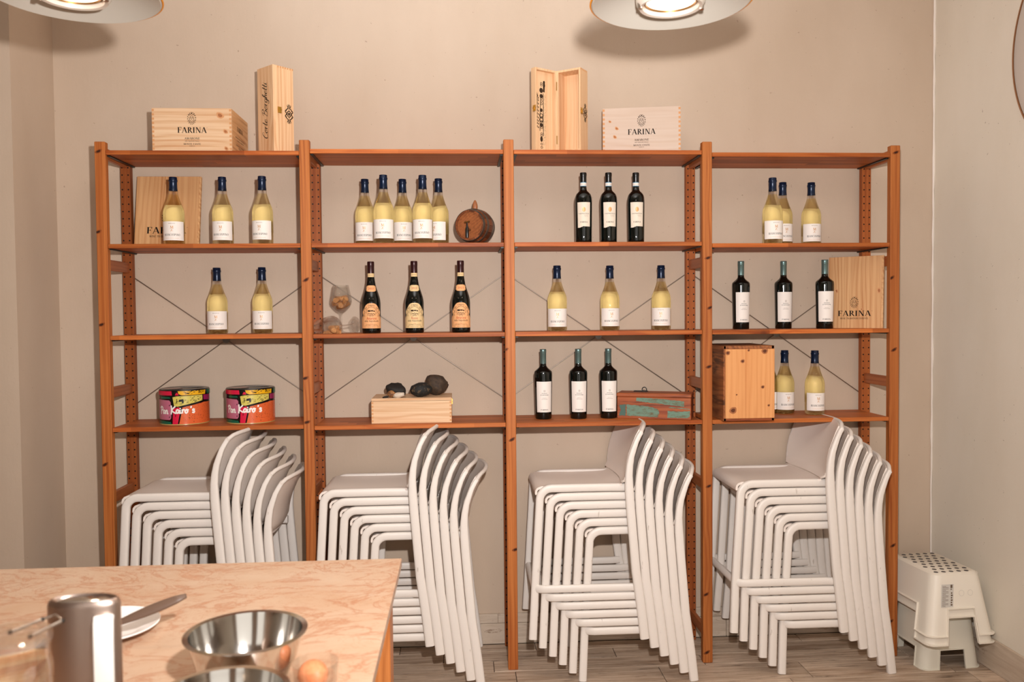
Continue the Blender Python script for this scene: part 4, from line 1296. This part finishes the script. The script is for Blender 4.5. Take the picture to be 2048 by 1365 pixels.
# ------------------------------------------------------------------ worn turquoise box
L, D, H = .322, .115, .112
ux = thing('worn_box', 'long reclaimed wood box with flaking turquoise paint against the third post', 'box', (2.462, .004, SH[4][2]), R_(-21))
link('body', from_bm(bm_box((L, D, H - .016), (-L / 2, D / 2, (H - .016) / 2), .002)), M['old_wood_x'], ux)
link('lid', from_bm(bm_box((L + .004, D + .004, .017), (-L / 2, D / 2, H - .0075), .003)), M['old_wood_x'], ux)
rr = random.Random(11)
def ragged(pts, j):
    out = []
    for (a, b), (c, d) in zip(pts, pts[1:] + pts[:1]):
        n = max(1, int(math.hypot(c - a, d - b) / .006))
        for k in range(n):
            out.append((a + (c - a) * k / n + rr.uniform(-j, j), b + (d - b) * k / n + rr.uniform(-j, j)))
    return out
paint = [ragged([(-.238, .078), (-.03, .058), (-.028, .08), (-.12, .089), (-.235, .094)], .0012),
         ragged([(-.28, .012), (-.142, .008), (-.136, .026), (-.142, .045), (-.19, .056), (-.28, .062)], .0014),
         ragged([(-.102, .008), (-.02, .008), (-.006, .014), (-.004, .038), (-.06, .036), (-.1, .038)], .0013),
         ragged([(-.096, .051), (-.005, .046), (-.004, .049), (-.09, .056)], .0008)]
dk = [ragged([(-.314, .012), (-.284, .012), (-.284, .062), (-.312, .06), (-.306, .035)], .0012)]
decal('flaking_paint', [paint, dk], ux, flatF(-.0006), [M['turq'], M['turq_dark']])
tube('hasp_ring', [(.010 * math.cos(2 * PI * i / 14), 0, .010 + .010 * math.sin(2 * PI * i / 14)) for i in range(14)], .0022, M['black'], ux, 8, closed=True, loc=(-.212, .075, H + .001))
link('hasp', from_bm(bm_box((.062, .02, .005), (-.228, .08, H + .003), .001)), M['black'], ux)

# ------------------------------------------------------------------ upright crate with a loose pine front
L, D, H = .222, .30, .322
uc = thing('upright_crate', 'old wooden crate on end with a knotty orange pine front, beside two white wines', 'crate', (2.588, -.048, SH[4][3]))
th = .012
link('side_panel', from_bm(bm_box((th, D, H), (th / 2, D / 2, H / 2), .0015)), M['old_wood'], uc)
link('side_panel', from_bm(bm_box((th, D, H), (L - th / 2, D / 2, H / 2), .0015)), M['old_wood'], uc)
link('top_panel', from_bm(bm_box((L - .001, D, .014), (L / 2, D / 2, H - .007), .0015)), M['old_wood'], uc)
link('bottom_panel', from_bm(bm_box((L - .001, D, .012), (L / 2, D / 2, .006), .0015)), M['old_wood_x'], uc)
link('back_panel', from_bm(bm_box((L - 2 * th, .01, H - .03), (L / 2, D - .008, H / 2), .001)), M['old_wood_x'], uc)
fw = (L - .008) / 2
for k in range(2):
    link('front_plank', from_bm(bm_box((fw * (.82 if k == 0 else 1.18) - .0004, .012, H - .026), (0, 0, 0), .0012)), M['plank_lid'], uc, (.006 + (fw * .41 if k == 0 else fw * .82 + fw * .59), -.004, H / 2 - .001))

knot_marks(uc, [(.006 + (u_ - 1448) / 98 * .214, .013 + (838 - v_) / 141 * .296, k_) for u_, v_, k_ in ((1452.5, 705, .9), (1482, 722, .8), (1526, 702, 1.2), (1522, 775, .7), (1463, 822, 1.4), (1534, 812.6, .5), (1494, 700, .5), (1470, 790, .35))], flatF(-.0104), .0095, .0082, 20, .25, ('knot_tan', 'knot_dim'))

# ------------------------------------------------------------------ stacking bar stools
def stool_proto():
    t = thing('bar_stool', 'x', 'stool')
    HW, HF = .213, .165
    fpath = [(0, 0), (.0122, .2), (.0245, .4), (.0345, .565)]
    for a in range(1, 7):
        an = PI - a / 6 * PI / 2
        fpath.append((.0845 + .05 * math.cos(an), .574 + .05 * math.sin(an)))
    fpath += [(.16, .6243), (.28, .6243), (.40, .623)]
    rear = [(.463, 0, .0178), (.452, .10, .0178), (.4405, .19, .0176), (.427, .284, .0175), (.414, .446, .017), (.405, .56, .017), (.4005, .63, .0165), (.3998, .683, .0145), (.4035, .723, .0132), (.4105, .76, .0118), (.4205, .79, .0108), (.4315, .82, .0095), (.4445, .844, .009), (.4535, .858, .0085)]
    rear = rear[::-1]
    for s in (-1, 1):
        y, yf = s * HW, s * HF
        # front leg and seat rail run inside the footrest, and that inside the rear leg, so that the stools nest
        me = sweep_mesh([(x, yf + s * .018 * max(0, (.17 - z) / .17), z) for x, z in fpath], (.0168, .0145), 14, .58, (0, 1, 0))
        link('leg', me, M['stool'], t, smooth=True)
        sharp(me, 60)
        me = sweep_mesh([(x, y - (s * .004 if z > .84 else 0), z) for x, z, _ in rear], [(h * 1.07, .0145 if z < .7 else .0145 - .005 * (z - .7) / .16) for _, z, h in rear], 14, .58, (0, 1, 0))
        link('leg', me, M['stool'], t, smooth=True)
        sharp(me, 60)
        fr = [(.012, yf, .208), (.022, yf + s * .006, .208), (.034, yf + s * .018, .2085), (.05, yf + s * .0235, .209), (.22, yf + s * .0235, .209), (.40, yf + s * .0235, .209), (.437, yf + s * .030, .209)]
        me = sweep_mesh(fr, [(.0185, .013), (.0175, .012), (.0165, .010), (.016, .0098), (.016, .0098), (.016, .0098), (.016, .0098)], 12, .62, (0, 1, 0))
        link('footrest', me, M['stool'], t, smooth=True)
        sharp(me, 60)
    tube('footrest', [(.0125, -HF, .208), (.0125, HF, .208)], .0145, M['stool'], t, 12, .8)
    # seat and back: a shell with rounded front nose, dished seat and bulging back
    NJ = 18
    def shell(rows, th):
        v, f = [], []
        for j in range(NJ + 1):
            tt = -1 + 2 * j / NJ
            for x, z, b, d, hw in rows:
                v.append((x + b * (1 - tt * tt), hw * tt, z - d * (1 - tt ** 4)))
        n = len(rows)
        for j in range(NJ):
            for i in range(n - 1):
                f.append((j * n + i, (j + 1) * n + i, (j + 1) * n + i + 1, j * n + i + 1))
        me = mesh_of(v, f)
        bm = bmesh.new()
        bm.from_mesh(me)
        bmesh.ops.recalc_face_normals(bm, faces=bm.faces[:])
        bmesh.ops.solidify(bm, geom=bm.faces[:], thickness=th)
        return from_bm(bm)
    hs, hb = HF - .004, HW - .005
    seat_rows = [(.018, .596, 0, 0, hs), (.016, .604, 0, 0, hs), (.018, .616, 0, 0, hs), (.026, .626, 0, .001, hs), (.042, .632, 0, .002, hs), (.10, .634, 0, .008, hs), (.2, .634, 0, .012, hs), (.3, .634, .004, .010, hs), (.352, .636, .012, .006, hs + .006), (.376, .642, .02, .003, hs + .022)]
    o = link('seat', shell(seat_rows, .009), M['seat'], t, smooth=True)
    sharp(o.data, 50)
    back_rows = [(.376, .642, .02, .003, hs + .022), (.389, .655, .026, 0, hb), (.395, .675, .030, 0, hb), (.3965, .70, .033, 0, hb), (.4005, .73, .036, 0, hb), (.409, .765, .038, 0, hb - .001), (.423, .80, .040, 0, hb - .003), (.440, .838, .042, -.004, hb - .008), (.4555, .862, .043, -.010, hb - .016)]
    o = link('backrest', shell(back_rows, .010), M['seat'], t, smooth=True)
    sharp(o.data, 50)
    rim = []
    for j in range(15):
        tt = -1 + 2 * j / 14
        q = 1 - tt * tt
        e = max(0, abs(tt) - .8) / .2
        rim.append((.4555 + .043 * q - .003 * e, (HW - .005) * tt, .863 + .013 * (1 - tt ** 6) - .006 * e * e))
    tube('back_rim', rim, .0085, M['stool'], t, 10)
    return t
NTH = ['bottom', 'second from the bottom', 'third from the bottom', 'third from the top', 'second from the top', 'topmost']
ST0 = stool_proto()
first = True
for X, where, grp in ((.292, 'under the painted tins', 'stools stacked under the painted tins'), (1.077, 'under the pine stone box', 'stools stacked under the pine box of stones'), (1.963, 'under the turquoise box', 'stools stacked under the turquoise box'), (2.812, 'beside the step stools', 'stools stacked beside the step stools')):
    for k in range(6):
        lab_ = 'white bar stool, %s in the stack %s' % (NTH[k], where)
        loc = (X - .0414 * k, .055, .0365 * k + .001)
        if first:
            ST0['label'], ST0['group'], ST0.location = lab_, grp, loc
            first = False
        else:
            dup(ST0, lab_, loc, group=grp)

# ------------------------------------------------------------------ step stools in the corner
def rrect(hx, hy, r, n=6):
    pts = []
    for cx, cy, a0 in ((hx - r, hy - r, 0), (-hx + r, hy - r, 90), (-hx + r, -hy + r, 180), (hx - r, -hy + r, 270)):
        for k in range(n + 1):
            a = R_(a0 + 90 * k / n)
            pts.append((cx + r * math.cos(a), cy + r * math.sin(a)))
    return pts
def step_stool(label, loc, rz, top, bot, H, arch_h, arch_w, mat, dots, flange=.012):
    t = thing('step_stool', label, 'step stool', loc, R_(rz), 'white step stools nested in the corner')
    # skirt: a loft of rounded rectangles, densified along the straight sides, with an arch left out of each side
    def ring(u):
        hx = top[0] + (bot[0] - top[0]) * u
        hy = top[1] + (bot[1] - top[1]) * u
        base = rrect(hx, hy, .035, 5)
        out = []
        for i, p in enumerate(base):
            q = base[(i + 1) % len(base)]
            out.append(p)
            if math.hypot(q[0] - p[0], q[1] - p[1]) > .05:
                for k in range(1, 16):
                    out.append((p[0] + (q[0] - p[0]) * k / 16, p[1] + (q[1] - p[1]) * k / 16))
        return out
    NZ = 20
    rings = [ring(u / NZ) for u in range(NZ + 1)]
    n = len(rings[0])
    bm = bmesh.new()
    V = [[bm.verts.new((x, y, H * (1 - u / NZ))) for x, y in rings[u]] for u in range(NZ + 1)]
    base = rings[NZ]
    for u in range(NZ):
        for i in range(n):
            j = (i + 1) % n
            mx, my = (base[i][0] + base[j][0]) / 2 / bot[0], (base[i][1] + base[j][1]) / 2 / bot[1]
            zc = H * (1 - (u + .5) / NZ)
            lim = arch_w
            side = (abs(my) > .93 and abs(mx) < lim) or (abs(mx) > .93 and abs(my) < lim)
            if side and zc < arch_h:
                continue
            bm.faces.new((V[u][i], V[u][j], V[u + 1][j], V[u + 1][i]))
    # flange: pull the border loop outwards
    border = [e for e in bm.edges if len(e.link_faces) == 1 and not all(abs(v.co.z - H) < 1e-5 for v in e.verts)]
    ret = bmesh.ops.extrude_edge_only(bm, edges=border)
    for v in [g for g in ret['geom'] if isinstance(g, bmesh.types.BMVert)]:
        d = Vector((v.co.x / bot[0], v.co.y / bot[1], 0))
        if abs(d.x) > abs(d.y):
            v.co.x += math.copysign(flange, d.x)
            if abs(d.y) > .75:
                v.co.y += math.copysign(flange * .8, d.y)
        else:
            v.co.y += math.copysign(flange, d.y)
            if abs(d.x) > .75:
                v.co.x += math.copysign(flange * .8, d.x)
        v.co.z -= .002
    bm.normal_update()
    bmesh.ops.solidify(bm, geom=bm.faces[:], thickness=.004)
    o = link('body', from_bm(bm), mat, t, smooth=True)
    sharp(o.data, 35)
    tp = rrect(top[0], top[1], .035, 5)
    tp2 = rrect(top[0] - .010, top[1] - .010, .028, 5)
    m_ = len(tp)
    v = [(x, y, H - .001) for x, y in tp] + [(x, y, H + .006) for x, y in tp2]
    f = [(i, (i + 1) % m_, m_ + (i + 1) % m_, m_ + i) for i in range(m_)] + [tuple(range(m_, 2 * m_))]
    o = link('top', mesh_of(v, f), mat, t, smooth=True)
    sharp(o.data, 50)
    if dots:
        for a in range(5):
            for b in range(8):
                x = -top[0] * .74 + top[0] * 1.48 * (a + (.25 if b % 2 else -.25) + .25) / 4.5
                y = -top[1] * .82 + top[1] * 1.64 * b / 7
                lathe('anti_slip_dot', [(0, .0012), (.0088, .0012), (.0095, 0)], M['dot'], t, 14, (x, y, H + .006))
        nrm_y = lambda z: -(top[1] + (bot[1] - top[1]) * (1 - z / H)) - .0062
        st = decal('sticker', [[_r(-.085, .118, -.030, .21)]], t, lambda a, b: (a + .012 * (b - .16) / .1, nrm_y(b), b), [M['sticker']])
        lines = []
        for k in range(16):
            z = .122 + k * .0053
            lines += [_r(-.081, z, -.081 + (.028 if k % 3 else .016), z + .0014)]
        lines += [_r(-.045, .195, -.036, .208), _r(-.045, .188, -.038, .192)]
        for k in range(6):
            lines += [_r(-.042, .124 + k * .0095, -.034 - .002 * (k % 2), .130 + k * .0095)]
        decal('small_print', [lines], st, lambda a, b: (a + .012 * (b - .16) / .1, nrm_y(b) - .0006, b), [M['ink_soft']])
        for x in (.008, .048):
            decal('moulded_ring', [ellipse_ring(x, .172, .0115, .0115, .0012, 20)], t, lambda a, b: (a, nrm_y(b), b), [M['sticker']])
    return t
cx, cy = 3.541, -.018
step_stool('low offwhite plastic step stool on the floor under two nested ones', (cx + .0, cy - .0, 0.001), 4, (.095, .105), (.132, .125), .330, .085, .50, M['step2'], False, .008)
step_stool('white plastic step stool nested in the middle of the corner stack', (cx, cy, .134), 4, (.106, .155), (.147, .190), .245, .105, .46, M['step'], False)
step_stool('white plastic step stool with grey anti-slip dots on top of the corner stack', (cx, cy, .170), 4, (.106, .155), (.147, .190), .245, .105, .46, M['step'], True)

# ------------------------------------------------------------------ marble table and what stands on it
TZ = .90
TX0, TX1, TY0, TY1 = -1.1, 1.312, -2.95, -1.362
tbl = thing('prep_table', 'long pine kitchen table with a veined cream marble top in front of the shelves', 'table', ((TX0 + TX1) / 2, (TY0 + TY1) / 2, 0))
cxx, cyy = (TX0 + TX1) / 2, (TY0 + TY1) / 2
link('marble_top', from_bm(bm_box((TX1 - TX0, TY1 - TY0, .022), (0, 0, TZ - .011), .0025, 2)), M['marble'], tbl)
for x in (TX0 + .07, TX1 - .068):
    for y in (TY0 + .07, TY1 - .068):
        link('leg', from_bm(bm_box((.09, .09, TZ - .022), (0, 0, (TZ - .022) / 2), .003)), M['leg_wood'], tbl, (x - cxx, y - cyy, 0))
for y in (TY0 + .05, TY1 - .05):
    link('apron', from_bm(bm_box((TX1 - TX0 - .226, .025, .11), (0, 0, TZ - .0775), .002)), M['old_wood_x'], tbl, (0.001, y - cyy, 0))
for x in (TX0 + .05, TX1 - .05):
    link('apron', from_bm(bm_box((.025, TY1 - TY0 - .226, .11), (0, 0, TZ - .0775), .002)), M['leg_wood'], tbl, (x - cxx, 0, 0))

def bowl(label, loc, R, H):
    p = [(0, .0), (R * .42, .0), (R * .5, .004), (R * .68, H * .26), (R * .82, H * .55), (R * .90, H * .9), (R * .915, H - .002), (R, H), (R, H + .0012), (R * .91, H + .0005), (R * .893, H * .92), (R * .81, H * .56), (R * .67, H * .27), (R * .49, .006), (R * .4, .0025), (0, .002)]
    return tag(lathe('mixing_bowl', p, M['bowl'], None, 64, loc), label, 'bowl', 'steel mixing bowls on the marble')
bowl('large polished steel mixing bowl in the middle of the marble table top', (1.103, -2.10, TZ + .0005), .1015, .098)
bowl('steel mixing bowl cut off by the bottom of the photo, nearest the viewer', (1.122, -2.312, TZ + .0005), .0965, .088)
eg = [(.0240 * math.sin(PI * k / 18) * (1 + .12 * math.cos(PI * k / 18)), -.029 * math.cos(PI * k / 18)) for k in range(19)]
eg[0], eg[-1] = (0, -.029), (0, .029)
e_ = lathe('egg', eg, M['egg'], None, 28, (1.2195, -2.125, TZ + .006 + .0255), (R_(78), 0, R_(35)))
tag(e_, 'brown hen egg lying in the clear glass tumbler', 'egg')
tg = lathe('glass_tumbler', [(0, .0), (.032, 0), (.034, .002), (.0385, .052), (.0372, .052), (.0325, .0055), (0, .005)], M['glass'], None, 36, (1.2215, -2.122, TZ + .0005))
tag(tg, 'low clear glass tumbler holding a brown egg on the marble', 'glass')
pl = lathe('dinner_plate', [(0, .004), (.045, .004), (.05, 0), (.055, .002), (.07, .010), (.1, .019), (.102, .021), (.1, .0225), (.07, .0135), (.058, .0075), (0, .0065)], M['plate'], None, 56, (.758, -1.832, TZ + .0005))
tag(pl, 'round white china plate on the marble behind the steel canister', 'plate')
sp = thing('kitchen_spoon', 'brown nylon spoon handle resting across the white plate', 'spoon', (.758, -1.86, TZ))
a, b = Vector((.738, -1.90, TZ + .020)), Vector((.930, -1.872, TZ + .0875))
pts = [a + (b - a) * k / 10 for k in range(11)]
o = link('handle', sweep_mesh([p - sp.location for p in pts], [(.003, .005), (.003, .0052), (.0032, .0055), (.0035, .006), (.004, .007), (.0045, .009), (.005, .0105), (.005, .011), (.005, .0105), (.0045, .009), (.003, .005)], 12, .9), M['spat'], sp, smooth=True)
link('spoon_head', from_bm(bm_box((.075, .05, .005), (0, 0, 0), .002, 2)), M['spat'], sp, Vector((.705, -1.905, TZ + .0165)) - Vector(sp.location), (0, R_(-4), R_(8)))
# steel canister with a white handle
cn = thing('steel_canister', 'tall brushed steel canister with a white plastic handle at the table edge', 'canister', (.9215, -2.285, TZ))
RC, HC = .0512, .226
OV = Matrix.Diagonal((1, .46, 1, 1))
def oval(o):
    o.data.transform(OV)
    return o
oval(lathe('body', [(0, 0), (RC - .003, 0), (RC, .003), (RC, HC - .009), (RC - .002, HC - .003), (RC - .006, HC), (RC - .010, HC - .003), (RC - .012, HC - .010), (0, HC - .012)], M['brushed'], cn, 56))
oval(lathe('lid', [(RC - .014, HC - .009), (RC - .014, HC - .003), (RC - .02, HC - .001), (0, HC)], M['bowl'], cn, 48))
hp = [(0, 0, .202), (0, -.008, .205), (0, -.017, .199), (0, -.0195, .17), (0, -.019, .12), (0, -.018, .080), (0, -.010, .070), (0, .002, .070)]
ho = link('handle', sweep_mesh(hp, (.004, .0135), 12, .55, (1, 0, 0)), M['handle_white'], cn, (.0345, -.0165, .0), (0, 0, R_(18)), True)
sharp(ho.data, 50)
pf = [(RC, 0), (RC, HC)]
lines = [_r(-.058, .088 + .006 * k, -.058 + (.018 if k % 3 else .012), .0895 + .006 * k) for k in range(6)]
decal('small_print', [lines], cn, lambda a, b: tuple(OV @ Vector(wrap_fn(pf, .001)(a, b))), [M['ink_soft']])
# striped chopping board and the clip jar beside it
cb = thing('chopping_board', 'striped chopping board of mixed woods left of the steel canister', 'chopping board', (.62, -2.15, TZ + .0005), R_(0))
ang = R_(33)
clip = [(-.21, -.21), (.10, -.21), (.10, .205), (-.21, .205)]
bm0 = bmesh.new()
k, u0 = 0, -.34
dirv, nv = Vector((math.cos(ang), math.sin(ang), 0)), Vector((-math.sin(ang), math.cos(ang), 0))
wds = [.03, .018, .034, .014, .03, .022, .03, .016]
while u0 < .34:
    wd = wds[k % 8]
    bm = bmesh.new()
    bm.faces.new([bm.verts.new((x, y, 0)) for x, y in clip])
    for pos, sg in ((u0 + .0002, -1), (u0 + wd - .0002, 1)):
        bmesh.ops.bisect_plane(bm, geom=bm.verts[:] + bm.edges[:] + bm.faces[:], plane_co=nv * pos, plane_no=nv * sg, clear_outer=True)
    if len(bm.faces):
        ret = bmesh.ops.extrude_face_region(bm, geom=bm.faces[:])
        bmesh.ops.translate(bm, vec=(0, 0, .02), verts=[q for q in ret['geom'] if isinstance(q, bmesh.types.BMVert)])
        me = from_bm(bm)
        me.transform(Matrix.Rotation(-ang, 4, 'Z'))
        link('stave', me, STRIPES[[1, 2, 0, 2, 1, 0, 2, 0][k % 8]], cb, (0, 0, 0), (0, 0, ang))
    else:
        bm.free()
    u0 += wd
    k += 1
JX, JY = .884, -2.408
jr = thing('clip_jar', 'clear glass jar with a steel wire bail at the left edge beside the canister', 'jar', (JX, JY, TZ + .0005))
HJ = .226
lathe('jar', [(0, 0), (.040, 0), (.046, .004), (.047, HJ - .05), (.044, HJ - .036), (.044, HJ - .020), (.0425, HJ - .020), (.0425, HJ - .036), (.0455, HJ - .052), (.0445, .008), (.039, .005), (0, .0045)], M['glass'], jr, 40)
lathe('jar_lid', [(0, HJ - .010), (.038, HJ - .010), (.0475, HJ - .016), (.048, HJ - .012), (.046, HJ - .004), (.030, HJ), (0, HJ)], M['glass'], jr, 40)
def jl(x, y, z): return (x - JX, y - JY, z - TZ)
JW = [((.8779, -2.40, 1.1204), (.8996, -2.36, 1.1227)), ((.9081, -2.41, 1.118), (.9282, -2.365, 1.1215))]
for p, q in JW:
    tube('wire_bail', [jl(*p), jl(*q)], .0022, M['wire'], jr, 8)
    for e in (p, q):
        lathe('bail_knob', [(0, -.003), (.0026, -.002), (.0032, 0), (.0026, .002), (0, .003)], M['black'], jr, 12, jl(*e))
tube('wire_bail', [jl(*JW[0][1]), jl(.914, -2.354, 1.126), jl(*JW[1][1])], .0018, M['wire'], jr, 8)

# ------------------------------------------------------------------ pendant lamps
def pendant(label, x):
    t = thing('pendant_lamp', label, 'lamp', (x, -1.43, 2.312), 0, 'glass disc pendant lamps over the table')
    RL = .2
    lathe('shade', [(.050, .062), (.075, .060), (.10, .052), (.15, .032), (.19, .012), (RL, .0), (RL + .0035, .001), (RL + .0035, .004), (.19, .0185), (.15, .039), (.10, .060), (.075, .068), (.05, .070)], M['shade_out'], t, 72)
    lathe('reflector', [(.086, .036), (.12, .026), (.16, .012), (RL - .004, -.002), (RL - .001, -.0005), (.19, .0085), (.15, .028), (.10, .047), (.086, .050)], M['shade_in'], t, 72)
    lathe('lamp_holder', [(.066, .0), (.070, -.010), (.078, -.012), (.086, .0), (.090, .036), (.07, .058), (.03, .064), (.03, .13), (0, .13)], M['lampring'], t, 48)
    lathe('lens_reflection_ring', [(.0595, .004), (.062, -.002), (.067, -.001), (.067, .005)], M['brass_dark'], t, 48)  # ring at the lens recess, its brownish gold reflection put into the colour
    lathe('lens', [(0, -.004), (.04, -.003), (.060, .002), (.0595, .006), (0, .006)], M['lens'], t, 40)
    for s in (-1, 1):
        tube('clip', [(s * .079, 0, -.016), (s * .079, 0, .006), (s * .086, 0, .026)], .006, M['chrome'], t, 10)
    tube('cord', [(0, 0, .125), (0, 0, ZC - 2.312 - .02)], .003, M['black'], t, 8)
    lathe('ceiling_rose', [(0, 0), (.05, 0), (.045, -.02), (.012, -.028), (0, -.028)], M['lampring'], t, 32, (0, 0, ZC - 2.312))
    l = light('lamp_glow', 'SPOT', (x, -1.43, 2.297), (x, -1.40, 0), 13, (1.0, 0.76, 0.56), spot_size=R_(150), spot_blend=.8, shadow_soft_size=.05)
    return t
pendant('round pendant lamp with amber rim above the top right of the table', 2.008)
pendant('round pendant lamp with amber rim hanging at the top left corner', .548)
pendant('added pendant lamp with amber rim, beyond the view, brightening the right wall', 3.42)  # unseen lamp continuing the row, added to brighten the right wall

# round pale disc on the right-hand wall, mostly outside the view
wd_ = thing('wall_disc', 'large round pale wall disc with a thin brown rim on the right wall', 'wall decoration', (XR, -.735, 2.535), rot=(R_(90), 0, R_(-90)))
lathe('face', [(0, .012), (.455, .012), (.458, .010), (.458, .0), (0, .0)], M['disc'], wd_, 96)
lathe('rim', [(.457, 0), (.464, 0), (.464, .014), (.457, .0145)], M['disc_rim'], wd_, 96)
